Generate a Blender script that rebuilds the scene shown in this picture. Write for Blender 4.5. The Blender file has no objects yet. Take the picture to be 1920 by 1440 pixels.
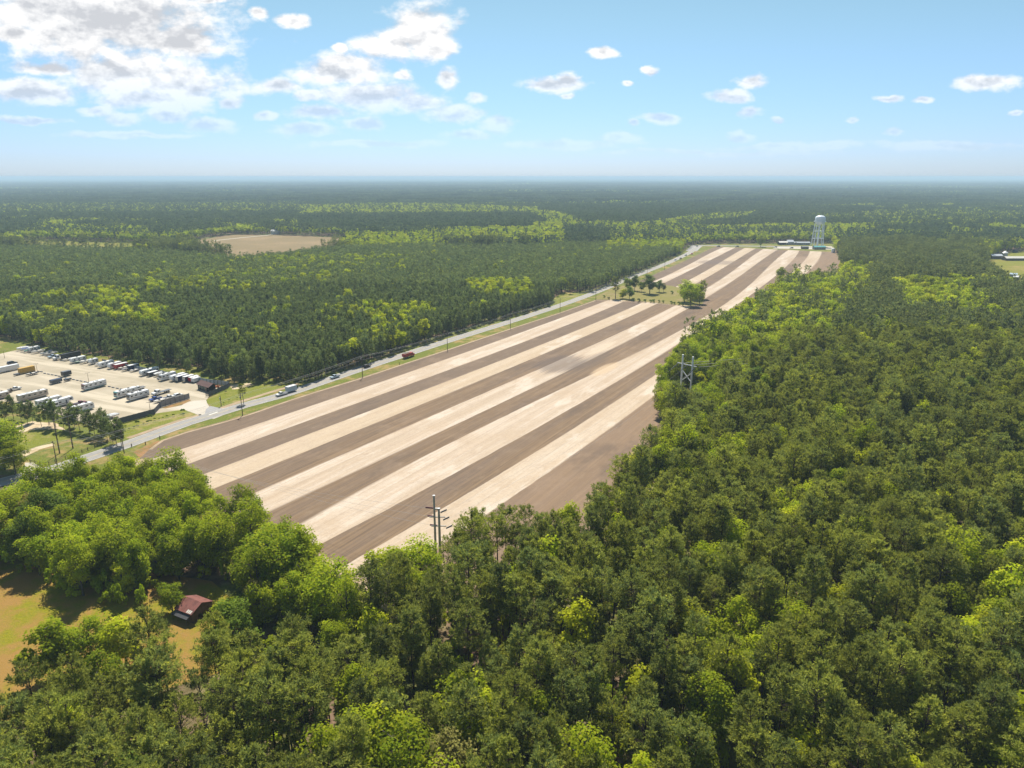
import bpy, math, random
import numpy as np
from mathutils import Vector, Matrix

sc = bpy.context.scene
C = sc.collection
rnd = random.Random(7)
R = math.radians

# ------------------------------------------------------------------ camera
F = 1333.0            # focal length in pixels of the 1920 px wide photograph
CH = 100.0            # flying height
PITCH = math.atan((720 - 331.5) / F)
cam_d = bpy.data.cameras.new('camera')
cam = bpy.data.objects.new('camera', cam_d)
C.objects.link(cam)
cam.location = (0, 0, CH)
cam.rotation_euler = (math.pi / 2 - PITCH, 0, 0)
cam_d.sensor_width = 36
cam_d.lens = 36 * F / 1920
cam_d.clip_start = 1
cam_d.clip_end = 200000
sc.camera = cam

# ------------------------------------------------------------------ light
SUN_EL = R(56)
SUN_AZ = R(-4)         # clockwise from +Y
sdir = Vector((math.sin(SUN_AZ) * math.cos(SUN_EL), math.cos(SUN_AZ) * math.cos(SUN_EL), math.sin(SUN_EL)))
sd = bpy.data.lights.new('sun', 'SUN')
sd.energy = 4.9
sd.angle = R(0.53)
sd.color = (1.0, 0.945, 0.84)
sun = bpy.data.objects.new('sun', sd)
C.objects.link(sun)
sun.rotation_euler = (-sdir).to_track_quat('-Z', 'Y').to_euler()

sc.view_settings.view_transform = 'Standard'
sc.view_settings.look = 'None'
sc.view_settings.exposure = 0.75
sc.view_settings.gamma = 1
sc.view_settings.use_curve_mapping = False
sc.render.engine = 'CYCLES'
cy = sc.cycles
cy.max_bounces = 6
cy.diffuse_bounces = 4
cy.glossy_bounces = 2
cy.transmission_bounces = 3
cy.transparent_max_bounces = 4
cy.volume_bounces = 1
cy.caustics_reflective = False
cy.caustics_refractive = False


# ------------------------------------------------------------------ helpers
def ray(u, v):
    x = (u - 960) / F
    yv = (720 - v) / F
    return x, math.cos(PITCH) + yv * math.sin(PITCH), -math.sin(PITCH) + yv * math.cos(PITCH)


def G(u, v, z=0.0):
    """point of the level z that the photograph shows at (u, v)"""
    x, dy, dz = ray(u, v)
    t = (z - CH) / dz
    return (x * t, dy * t)


def PX(X, Y, Z=0.0):
    """where a world point (arrays allowed) appears in the photograph"""
    d = Y * math.cos(PITCH) - (Z - CH) * math.sin(PITCH)
    yv = Y * math.sin(PITCH) + (Z - CH) * math.cos(PITCH)
    return 960 + F * X / d, 720 - F * yv / d


def poly(pts):
    """image points (u, v[, z]) -> ground polygon"""
    return [G(*p) for p in pts]


def inside(px, py, pg):
    px = np.asarray(px, float)
    py = np.asarray(py, float)
    r = np.zeros(px.shape, bool)
    n = len(pg)
    for i in range(n):
        x1, y1 = pg[i]
        x2, y2 = pg[(i + 1) % n]
        if y1 == y2:
            continue
        c = ((y1 > py) != (y2 > py)) & (px < (x2 - x1) * (py - y1) / (y2 - y1) + x1)
        r ^= c
    return r


class NT:
    """tiny node builder"""
    def __init__(s, nt):
        s.nt = nt
        s.nt.nodes.clear()

    def n(s, typ, inp=None, **kw):
        nd = s.nt.nodes.new(typ)
        for k, v in kw.items():
            setattr(nd, k, v)
        for k, v in (inp or {}).items():
            sk = nd.inputs[k]
            if isinstance(v, bpy.types.NodeSocket):
                s.nt.links.new(v, sk)
            else:
                sk.default_value = v
        return nd

    def m(s, op, a, b=0.0, c=0.0, clamp=False):
        nd = s.n('ShaderNodeMath', {0: a, 1: b, 2: c}, operation=op, use_clamp=clamp)
        return nd.outputs[0]

    def vm(s, op, a, b=(0, 0, 0), c=(0, 0, 0)):
        nd = s.n('ShaderNodeVectorMath', {0: a, 1: b, 2: c}, operation=op)
        return nd.outputs['Value'] if op in ('LENGTH', 'DOT_PRODUCT', 'DISTANCE') else nd.outputs[0]

    def noise(s, vec, scale, detail=4, rough=0.55, dim='3D', dist=0.0, out=0):
        nd = s.n('ShaderNodeTexNoise', {'Vector': vec, 'Scale': scale, 'Detail': detail, 'Roughness': rough, 'Distortion': dist}, noise_dimensions=dim)
        return nd.outputs[out]

    def mix(s, f, a, b, mode='MIX'):
        nd = s.n('ShaderNodeMix', data_type='RGBA', blend_type=mode)
        for i, v in ((0, f), (6, a), (7, b)):
            if isinstance(v, bpy.types.NodeSocket):
                s.nt.links.new(v, nd.inputs[i])
            else:
                nd.inputs[i].default_value = v if i == 0 else (tuple(v) + (1,))[:4]
        return nd.outputs[2]

    def step(s, v, a, b, t0=0.0, t1=1.0):
        nd = s.n('ShaderNodeMapRange', {0: v, 1: a, 2: b, 3: t0, 4: t1}, interpolation_type='SMOOTHSTEP')
        return nd.outputs[0]


def mat(name):
    m = bpy.data.materials.new(name)
    m.use_nodes = True
    return m, NT(m.node_tree)


ALB = 0.83      # one scale for all built and bare surfaces, set against the exposure


def principled(t, col, rough=0.8, metal=0.0, spec=0.3, bump=None, bs=0.3, bd=0.1):
    if isinstance(col, bpy.types.NodeSocket):
        col = t.mix(1.0, col, (ALB, ALB, ALB), 'MULTIPLY')
    else:
        col = tuple(c * ALB for c in col[:3]) + (1,)
    inp = {'Base Color': col, 'Roughness': rough, 'Metallic': metal, 'Specular IOR Level': spec}
    if bump is not None:
        inp['Normal'] = t.n('ShaderNodeBump', {'Height': bump, 'Strength': bs, 'Distance': bd}).outputs[0]
    p = t.n('ShaderNodeBsdfPrincipled', inp)
    t.n('ShaderNodeOutputMaterial', {'Surface': p.outputs[0]})
    return p


MATS = {}


def plain(name, col, rough=0.6, metal=0.0, spec=0.4, dirt=0.12, scale=1.5):
    """paint / metal / wood: base colour with a little grime of its own"""
    if name in MATS:
        return MATS[name]
    m, t = mat(name)
    tc = t.n('ShaderNodeTexCoord').outputs['Object']
    nz = t.noise(tc, scale, 5, 0.65)
    dk = tuple(c * (1 - 2.2 * dirt) for c in col)
    cc = t.mix(t.step(nz, 0.42, 0.72), col, dk)
    principled(t, cc, rough, metal, spec)
    MATS[name] = m
    return m


def tag(o, label=None, cat=None, group=None, kind=None):
    if label:
        o['label'] = label
    if cat:
        o['category'] = cat
    if group:
        o['group'] = group
    if kind:
        o['kind'] = kind
    return o


def link(name, me, parent=None, mats=()):
    o = bpy.data.objects.new(name, me)
    C.objects.link(o)
    if parent is not None:
        o.parent = parent
    for m in mats:
        me.materials.append(m)
    return o


def empty(name, loc, rz, label, cat, group=None):
    o = bpy.data.objects.new(name, None)
    o.empty_display_size = 0.5
    C.objects.link(o)
    o.location = loc
    o.rotation_euler = (0, 0, rz)
    return tag(o, label, cat, group)


class MB:
    """collects simple solids into one mesh"""
    def __init__(s):
        s.v = []
        s.f = []

    def add(s, vs, fs):
        k = len(s.v)
        s.v += vs
        s.f += [tuple(i + k for i in f) for f in fs]
        return s

    def box(s, x0, x1, y0, y1, z0, z1, b=0.0):
        if b > 0:   # chamfered top edges
            v = [(x0, y0, z0), (x1, y0, z0), (x1, y1, z0), (x0, y1, z0),
                 (x0, y0, z1 - b), (x1, y0, z1 - b), (x1, y1, z1 - b), (x0, y1, z1 - b),
                 (x0 + b, y0 + b, z1), (x1 - b, y0 + b, z1), (x1 - b, y1 - b, z1), (x0 + b, y1 - b, z1)]
            f = [(3, 2, 1, 0), (0, 1, 5, 4), (1, 2, 6, 5), (2, 3, 7, 6), (3, 0, 4, 7), (4, 5, 9, 8), (5, 6, 10, 9), (6, 7, 11, 10), (7, 4, 8, 11), (8, 9, 10, 11)]
            return s.add(v, f)
        v = [(x, y, z) for z in (z0, z1) for x, y in ((x0, y0), (x1, y0), (x1, y1), (x0, y1))]
        return s.add(v, [(3, 2, 1, 0), (4, 5, 6, 7), (0, 1, 5, 4), (1, 2, 6, 5), (2, 3, 7, 6), (3, 0, 4, 7)])

    def prism(s, prof, y0, y1, inset=0.0, zin=1e9):
        """profile of (x, z) points extruded across y; points above zin are narrowed by inset"""
        n = len(prof)
        v = []
        for sg, y in ((1, y0), (-1, y1)):
            for x, z in prof:
                v.append((x, y + sg * (inset if z > zin else 0), z))
        f = [tuple(range(n)), tuple(range(2 * n - 1, n - 1, -1))]
        f += [(i, n + i, n + (i + 1) % n, (i + 1) % n) for i in range(n)]
        return s.add(v, f)

    def tube(s, pts, rad, n=6):
        if not isinstance(rad, (list, tuple)):
            rad = [rad] * len(pts)
        P = [Vector(p) for p in pts]
        k = len(s.v)
        for i, p in enumerate(P):
            d = (P[min(i + 1, len(P) - 1)] - P[max(i - 1, 0)]).normalized()
            a = d.orthogonal().normalized() if abs(d.z) < 0.95 else Vector((1, 0, 0))
            if abs(d.z) < 0.95:
                a = d.cross(Vector((0, 0, 1))).normalized()
            b = d.cross(a).normalized()
            a = b.cross(d).normalized()
            for j in range(n):
                w = 2 * math.pi * j / n
                q = p + (a * math.cos(w) + b * math.sin(w)) * rad[i]
                s.v.append(tuple(q))
        for i in range(len(P) - 1):
            for j in range(n):
                s.f.append((k + i * n + j, k + i * n + (j + 1) % n, k + (i + 1) * n + (j + 1) % n, k + (i + 1) * n + j))
        s.f.append(tuple(k + j for j in range(n)))
        e = k + (len(P) - 1) * n
        s.f.append(tuple(e + j for j in reversed(range(n))))
        return s

    def lathe(s, prof, n=24, cx=0, cy_=0):
        k = len(s.v)
        for r_, z in prof:
            for j in range(n):
                w = 2 * math.pi * j / n
                s.v.append((cx + r_ * math.cos(w), cy_ + r_ * math.sin(w), z))
        for i in range(len(prof) - 1):
            for j in range(n):
                s.f.append((k + i * n + j, k + i * n + (j + 1) % n, k + (i + 1) * n + (j + 1) % n, k + (i + 1) * n + j))
        return s

    def wheel(s, x, y, r, w=0.25, n=14):
        return s.tube([(x, y - w / 2, r), (x, y + w / 2, r)], r, n)

    def obj(s, name, m, parent=None, smooth=False):
        me = bpy.data.meshes.new(name)
        me.from_pydata(s.v, [], s.f)
        if smooth:
            me.polygons.foreach_set('use_smooth', [True] * len(me.polygons))
        me.update()
        return link(name, me, parent, (m,) if m else ())


def mesh_np(name, V, faces_flat, nper, mat_idx=None, tint=None):
    """V (n,3); faces_flat (m*nper); returns mesh"""
    me = bpy.data.meshes.new(name)
    V = np.asarray(V, np.float32)
    ff = np.asarray(faces_flat, np.int32)
    m = len(ff) // nper
    me.vertices.add(len(V))
    me.vertices.foreach_set('co', V.ravel())
    me.loops.add(len(ff))
    me.loops.foreach_set('vertex_index', ff)
    me.polygons.add(m)
    me.polygons.foreach_set('loop_start', np.arange(0, m * nper, nper, dtype=np.int32))
    me.polygons.foreach_set('loop_total', np.full(m, nper, np.int32))
    if mat_idx is not None:
        me.polygons.foreach_set('material_index', np.asarray(mat_idx, np.int32))
    me.update(calc_edges=True)
    if tint is not None:
        a = me.attributes.new('tint', 'FLOAT', 'FACE')
        a.data.foreach_set('value', np.asarray(tint, np.float32))
    return me


# ------------------------------------------------------------------ world: sky and clouds
W = bpy.data.worlds.new('World')
sc.world = W
W.use_nodes = True
t = NT(W.node_tree)
sky = t.n('ShaderNodeTexSky', sky_type='NISHITA', sun_disc=False, sun_elevation=SUN_EL, sun_rotation=SUN_AZ, altitude=100, air_density=1.0, dust_density=0.3, ozone_density=2.0)
skyc = sky.outputs[0]
D = t.n('ShaderNodeTexCoord').outputs['Generated']
sx = t.n('ShaderNodeSeparateXYZ', {0: D})
dx, dy, dz = sx.outputs
dys = t.m('MAXIMUM', dy, 0.08)
cu = t.m('DIVIDE', dx, dys)
cw = t.m('DIVIDE', dz, dys)
pv = t.n('ShaderNodeCombineXYZ', {0: cu, 1: cw, 2: 0.0}).outputs[0]
# warp for ragged outlines
npv = t.vm('MULTIPLY', pv, (1, 1.7, 1))
w1 = t.noise(npv, 9, 5, 0.6, out=1)
w1c = t.vm('MULTIPLY', t.vm('SUBTRACT', w1, (0.5, 0.5, 0.5)), (0.055, 0.03, 0))
pw = t.vm('ADD', pv, w1c)
BL = [(180, 25, 230, 75), (330, 75, 80, 34), (70, 15, 110, 50), (30, 62, 60, 18), (240, 135, 130, 42), (330, 160, 115, 40), (90, 128, 70, 13), (70, 170, 95, 20),
      (290, 188, 105, 17), (430, 187, 26, 10), (310, 212, 46, 16), (390, 232, 55, 13), (235, 222, 40, 10), (500, 218, 19, 9), (50, 224, 70, 7), (180, 208, 35, 8),
      (487, 30, 20, 11), (547, 35, 26, 10), (400, 4, 32, 6), (795, 55, 60, 42), (705, 85, 52, 18), (822, 88, 36, 20), (635, 90, 13, 9), (745, 78, 40, 28),
      (640, 133, 92, 27), (525, 163, 46, 16), (755, 138, 17, 11), (838, 148, 20, 17), (890, 184, 18, 9), (590, 182, 34, 10), (700, 182, 95, 24), (775, 197, 62, 18),
      (600, 214, 66, 12), (850, 217, 62, 16), (930, 236, 32, 15), (570, 243, 66, 10), (680, 233, 42, 11), (880, 256, 42, 8), (1133, 97, 29, 9), (1220, 132, 15, 7),
      (1035, 158, 50, 12), (1058, 150, 26, 12), (1062, 176, 13, 5), (1172, 153, 13, 5), (1402, 156, 28, 11), (1370, 183, 34, 11), (1400, 214, 25, 10), (1240, 221, 44, 9),
      (1185, 232, 13, 7), (1165, 261, 34, 10), (1390, 257, 26, 8), (1460, 228, 12, 5), (1850, 151, 60, 14), (1668, 183, 21, 6), (1725, 184, 25, 6), (1675, 250, 20, 8),
      (1905, 209, 15, 5), (1598, 228, 13, 5), (1060, 270, 130, 7), (1480, 274, 140, 6), (1780, 274, 130, 8), (1560, 270, 40, 6), (700, 268, 120, 6), (250, 252, 130, 6), (1330, 285, 200, 4)]
Fm = None
for (bu, bv, ru, rv) in BL:
    x_, y_, z_ = ray(bu, bv)
    cx, cz = x_ / y_, z_ / y_
    rx, rz = ru / F * 1.10, rv / F * 1.18
    d = t.vm('LENGTH', t.vm('MULTIPLY_ADD', pw, (1 / rx, 1 / rz, 0), (-cx / rx, -cz / rz, 0)))
    if Fm is None:
        Fm = d
    else:
        Fm = t.n('ShaderNodeMath', {0: Fm, 1: d, 2: 0.12}, operation='SMOOTH_MIN').outputs[0]
ff = t.m('SUBTRACT', 1.0, Fm)
nf = t.noise(npv, 24, 8, 0.58)
nf2 = t.noise(t.vm('ADD', npv, (0.002, 0.020, 0)), 24, 8, 0.58)
dens = t.m('ADD', ff, t.m('MULTIPLY', t.m('SUBTRACT', nf, 0.45), 1.7))
front = t.step(dy, 0.25, 0.45)
al = t.m('MULTIPLY', t.step(dens, -0.05, 0.60), front)
fade = t.step(cw, 0.015, 0.16, 0.10, 1.0)
al = t.m('MULTIPLY', al, fade)
# scattered cumulus over the rest of the sky
dzs = t.m('ADD', t.m('MAXIMUM', dz, 0.0), 0.12)
pl = t.n('ShaderNodeCombineXYZ', {0: t.m('DIVIDE', dx, dzs), 1: t.m('DIVIDE', dy, dzs), 2: 3.3}).outputs[0]
ng = t.noise(pl, 1.1, 7, 0.6)
ag = t.m('MULTIPLY', t.m('MULTIPLY', t.step(ng, 0.56, 0.68), t.m('SUBTRACT', 1.0, front)), t.step(dz, 0.03, 0.3))
# grey undersides where the cloud is thick
relief = t.m('MULTIPLY', t.m('SUBTRACT', nf, nf2), 1.6)
lowf = t.noise(npv, 5.5, 2, 0.5)
core = t.step(t.m('ADD', ff, t.m('MULTIPLY', t.m('SUBTRACT', lowf, 0.52), 2.2)), 0.35, 1.05)
core = t.m('MULTIPLY', core, 0.30)
br = t.m('ADD', t.m('SUBTRACT', 0.97, core), relief)
br = t.m('MINIMUM', t.m('MAXIMUM', br, 0.62), 1.06)
CLOUD = 7.5
cc = t.n('ShaderNodeVectorMath', {0: t.n('ShaderNodeCombineXYZ', {0: br, 1: t.m('POWER', br, 0.93), 2: t.m('POWER', br, 0.80)}).outputs[0], 'Scale': CLOUD}, operation='SCALE').outputs[0]
SKYGAIN = (1.0, 1.0, 1.0)
hor = t.step(dz, 0.0, 0.22, 1.0, 0.0)
skyg = t.mix(hor, t.mix(1.0, skyc, (0.73, 0.845, 0.78), 'MULTIPLY'), t.mix(1.0, skyc, (0.545, 0.70, 1.10), 'MULTIPLY'))
fin = t.mix(al, skyg, cc)
fin = t.mix(ag, fin, (8.8, 8.9, 9.0))
bg = t.n('ShaderNodeBackground', {'Color': fin, 'Strength': 0.083})
t.n('ShaderNodeOutputWorld', {'Surface': bg.outputs[0]})

# ------------------------------------------------------------------ materials of the land
def pos_nodes(t):
    return t.n('ShaderNodeNewGeometry').outputs['Position']


def m_floor():
    m, t = mat('forest_floor')
    p = pos_nodes(t)
    a = t.step(t.noise(p, 0.35, 6, 0.65), 0.4, 0.65)
    b = t.step(t.noise(p, 0.04, 4, 0.6), 0.42, 0.6)
    c1 = t.mix(a, (0.14, 0.088, 0.055), (0.27, 0.185, 0.125))
    c2 = t.mix(a, (0.08, 0.11, 0.02), (0.18, 0.20, 0.04))
    c = t.mix(b, c1, c2)
    principled(t, c, 0.95, spec=0.1, bump=t.noise(p, 1.3, 5), bs=0.6, bd=0.4)
    return m


def m_grass(name, g1, g2, dry, dryamt=0.5, scale=0.06):
    m, t = mat(name)
    p = pos_nodes(t)
    fine = t.noise(p, 1.6, 6, 0.7)
    mid = t.noise(p, 0.25, 5, 0.65)
    big = t.noise(p, scale, 4, 0.6)
    c = t.mix(t.step(fine, 0.35, 0.68), g1, g2)
    k = t.m('ADD', t.m('MULTIPLY', big, 0.6), t.m('MULTIPLY', mid, 0.4))
    c = t.mix(t.step(k, 0.62 - 0.28 * dryamt, 0.74 - 0.24 * dryamt), c, dry)
    c = t.mix(t.step(t.noise(p, 4.0, 4, 0.7), 0.35, 0.75, 0.0, 0.35), c, tuple(x * 0.45 for x in g1))
    principled(t, c, 0.95, spec=0.1, bump=fine, bs=0.6, bd=0.35)
    return m


def m_sand(name, a, b, scale=0.12, track=None):
    m, t = mat(name)
    p = pos_nodes(t)
    n1 = t.noise(p, scale, 6, 0.65)
    n2 = t.noise(p, 1.8, 5, 0.7)
    c = t.mix(t.step(n1, 0.38, 0.64), a, b)
    c = t.mix(t.step(n2, 0.4, 0.75, 0.0, 0.30), c, tuple(x * 0.7 for x in a))
    if track:
        ang, amt, col = track
        r = t.n('ShaderNodeVectorRotate', {'Vector': p, 'Angle': ang}, rotation_type='Z_AXIS').outputs[0]
        s = t.noise(t.vm('MULTIPLY', r, (0.012, 0.16, 0)), 1.0, 4, 0.6)
        c = t.mix(t.step(s, 0.47, 0.62, 0.0, amt), c, col)
    principled(t, c, 0.95, spec=0.15, bump=n2, bs=0.3, bd=0.08)
    return m


def m_asphalt(name, a, b, ang=0.0):
    m, t = mat(name)
    p = pos_nodes(t)
    r = t.n('ShaderNodeVectorRotate', {'Vector': p, 'Angle': ang}, rotation_type='Z_AXIS').outputs[0]
    s = t.noise(t.vm('MULTIPLY', r, (0.03, 0.9, 0)), 1.0, 4, 0.6)
    n1 = t.noise(p, 0.3, 6, 0.7)
    c = t.mix(t.step(n1, 0.35, 0.68), a, b)
    c = t.mix(t.step(s, 0.45, 0.62, 0, 0.4), c, tuple(x * 0.78 for x in a))
    principled(t, c, 0.85, spec=0.3)
    return m


M_FLOOR = m_floor()
M_VERGE = m_grass('verge_grass', (0.115, 0.145, 0.022), (0.21, 0.22, 0.04), (0.36, 0.25, 0.10), 0.5)
M_LAWN = m_grass('lawn_grass', (0.15, 0.17, 0.022), (0.25, 0.255, 0.04), (0.36, 0.28, 0.11), 0.45, 0.05)
M_MEADOW = m_grass('meadow_grass', (0.19, 0.195, 0.010), (0.29, 0.245, 0.02), (0.33, 0.19, 0.055), 0.76, 0.05)
M_FARM = m_grass('pasture_grass', (0.17, 0.18, 0.02), (0.25, 0.24, 0.03), (0.34, 0.25, 0.08), 0.45, 0.02)
M_FARFIELD = m_grass('fallow_grass', (0.22, 0.165, 0.08), (0.28, 0.205, 0.105), (0.33, 0.235, 0.125), 0.5, 0.01)
M_ISLE = m_grass('island_grass', (0.20, 0.185, 0.05), (0.27, 0.23, 0.07), (0.30, 0.23, 0.11), 0.5, 0.04)
M_LOT = m_sand('gravel_lot', (0.45, 0.385, 0.285), (0.37, 0.315, 0.225), 0.05, (R(24), 0.8, (0.55, 0.475, 0.36)))
M_SAND = m_sand('bare_sand', (0.62, 0.50, 0.34), (0.44, 0.33, 0.19), 0.15)
M_PATH = m_sand('dirt_path', (0.44, 0.33, 0.22), (0.34, 0.25, 0.16), 0.2)
M_CLAY = m_sand('clay_bank', (0.33, 0.18, 0.08), (0.23, 0.16, 0.05), 0.3)
M_CONC = m_sand('driveway_concrete', (0.56, 0.50, 0.42), (0.48, 0.43, 0.35), 0.1)
M_ROAD = m_asphalt('road_asphalt', (0.33, 0.31, 0.285), (0.27, 0.255, 0.24), R(-60))
M_APRON = m_asphalt('apron_asphalt', (0.30, 0.29, 0.29), (0.36, 0.35, 0.34), R(-60))
M_PAINT = plain('road_paint', (0.72, 0.70, 0.60), 0.7)


def sheet(name, pts, m, z, kind='structure', label=None, sub=None, jitter=0.0, world=False):
    """flat polygon sheet from image points; edges subdivided and roughened"""
    P2 = pts if world else poly(pts)
    out = []
    n = len(P2)
    rr = random.Random(len(name) * 31 + n)
    for i in range(n):
        a, b = P2[i], P2[(i + 1) % n]
        L = math.hypot(b[0] - a[0], b[1] - a[1])
        k = max(1, int(L / sub)) if sub else 1
        for j in range(k):
            f = j / k
            x, y = a[0] + (b[0] - a[0]) * f, a[1] + (b[1] - a[1]) * f
            out.append((x + rr.uniform(-1, 1) * jitter, y + rr.uniform(-1, 1) * jitter, z))
    from mathutils.geometry import tessellate_polygon
    tris = tessellate_polygon([[Vector(p) for p in out]])
    Fc = []
    for a, b, c in tris:
        A_, B_, C_ = out[a], out[b], out[c]
        ar = (B_[0] - A_[0]) * (C_[1] - A_[1]) - (B_[1] - A_[1]) * (C_[0] - A_[0])
        if abs(ar) > 1e-6:
            Fc.append((a, b, c) if ar > 0 else (a, c, b))
    me = bpy.data.meshes.new(name)
    me.from_pydata(out, [], Fc)
    o = link(name, me, None, (m,))
    return tag(o, label, None, None, kind)


# ground: one sheet to the horizon
def build_ground():
    rr = [60, 300, 900, 2500, 8000, 25000, 90000]
    na = 24
    V = [(0, -50, 0)]
    Fc = []
    for r in rr:
        for k in range(na):
            a = 2 * math.pi * k / na
            V.append((r * math.cos(a), r * math.sin(a), 0))
    for k in range(na):
        Fc.append((0, 1 + k, 1 + (k + 1) % na))
    for i in range(len(rr) - 1):
        for k in range(na):
            a = 1 + i * na + k
            b = 1 + i * na + (k + 1) % na
            Fc.append((a, a + na, b + na, b))
    me = bpy.data.meshes.new('ground')
    me.from_pydata(V, [], Fc)
    tag(link('ground', me, None, (M_FLOOR,)), 'brown leaf litter and low grass under the trees', None, None, 'structure')


build_ground()

# ------------------------------------------------------------------ striped field
A0 = G(275, 850)
FD = (0.4996, 0.8662)          # direction of the stripes
FN = (0.8662, -0.4996)


def cs(x, y):
    return ((x - A0[0]) * FD[0] + (y - A0[1]) * FD[1], (x - A0[0]) * FN[0] + (y - A0[1]) * FN[1])


def unc(s, c):
    return (A0[0] + FD[0] * s + FN[0] * c, A0[1] + FD[1] * s + FN[1] * c)


BND = [
    [(260, 862), (285, 838), (305, 825), (350, 809), (455, 780), (560, 744), (680, 707), (760, 681), (837, 656), (960, 615), (1050, 586), (1117, 562), (1192, 530), (1280, 491), (1335, 465)],
    [(312, 850), (380, 829), (490, 791), (590, 760), (720, 717), (860, 665), (1005, 613), (1137, 564), (1220, 532), (1352, 465)],
    [(365, 865), (490, 821), (590, 781), (720, 741), (880, 679), (1040, 620), (1167, 566), (1240, 534), (1377, 465)],
    [(380, 891), (490, 847), (590, 806), (720, 763), (860, 708), (1040, 637), (1200, 569), (1282, 532), (1396, 465)],
    [(447, 897), (590, 838), (720, 789), (860, 730), (1040, 656), (1130, 615), (1230, 571), (1306, 532), (1418, 465)],
    [(472, 927), (590, 872), (720, 822), (860, 758), (1040, 680), (1130, 638), (1265, 574), (1320, 546), (1430, 467)],
    [(525, 947), (585, 921), (720, 860), (860, 795), (1005, 727), (1130, 660), (1300, 576), (1327, 558), (1459, 467)],
    [(542, 985), (687, 920), (720, 904), (860, 827), (1055, 722), (1177, 667), (1340, 590), (1445, 497), (1475, 470)],
    [(606, 1020), (720, 961), (792, 920), (920, 845), (1040, 781), (1130, 737), (1235, 671), (1447, 525), (1475, 500), (1500, 470)],
    [(647, 1062), (850, 942), (922, 900), (1000, 849), (1130, 762), (1237, 704), (1495, 505), (1521, 470)],
    [(825, 1022), (892, 975), (1007, 900), (1080, 851), (1130, 805), (1237, 740), (1522, 505), (1542, 472)],
]
NB = len(BND)
SMAX = 936


def interp_c(pts, s):
    q = sorted(cs(*G(*p)) for p in pts)
    ss = [a for a, b in q]
    c_ = [b for a, b in q]
    if s <= ss[0]:
        return c_[0]
    return float(np.interp(s, ss, c_))


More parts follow.
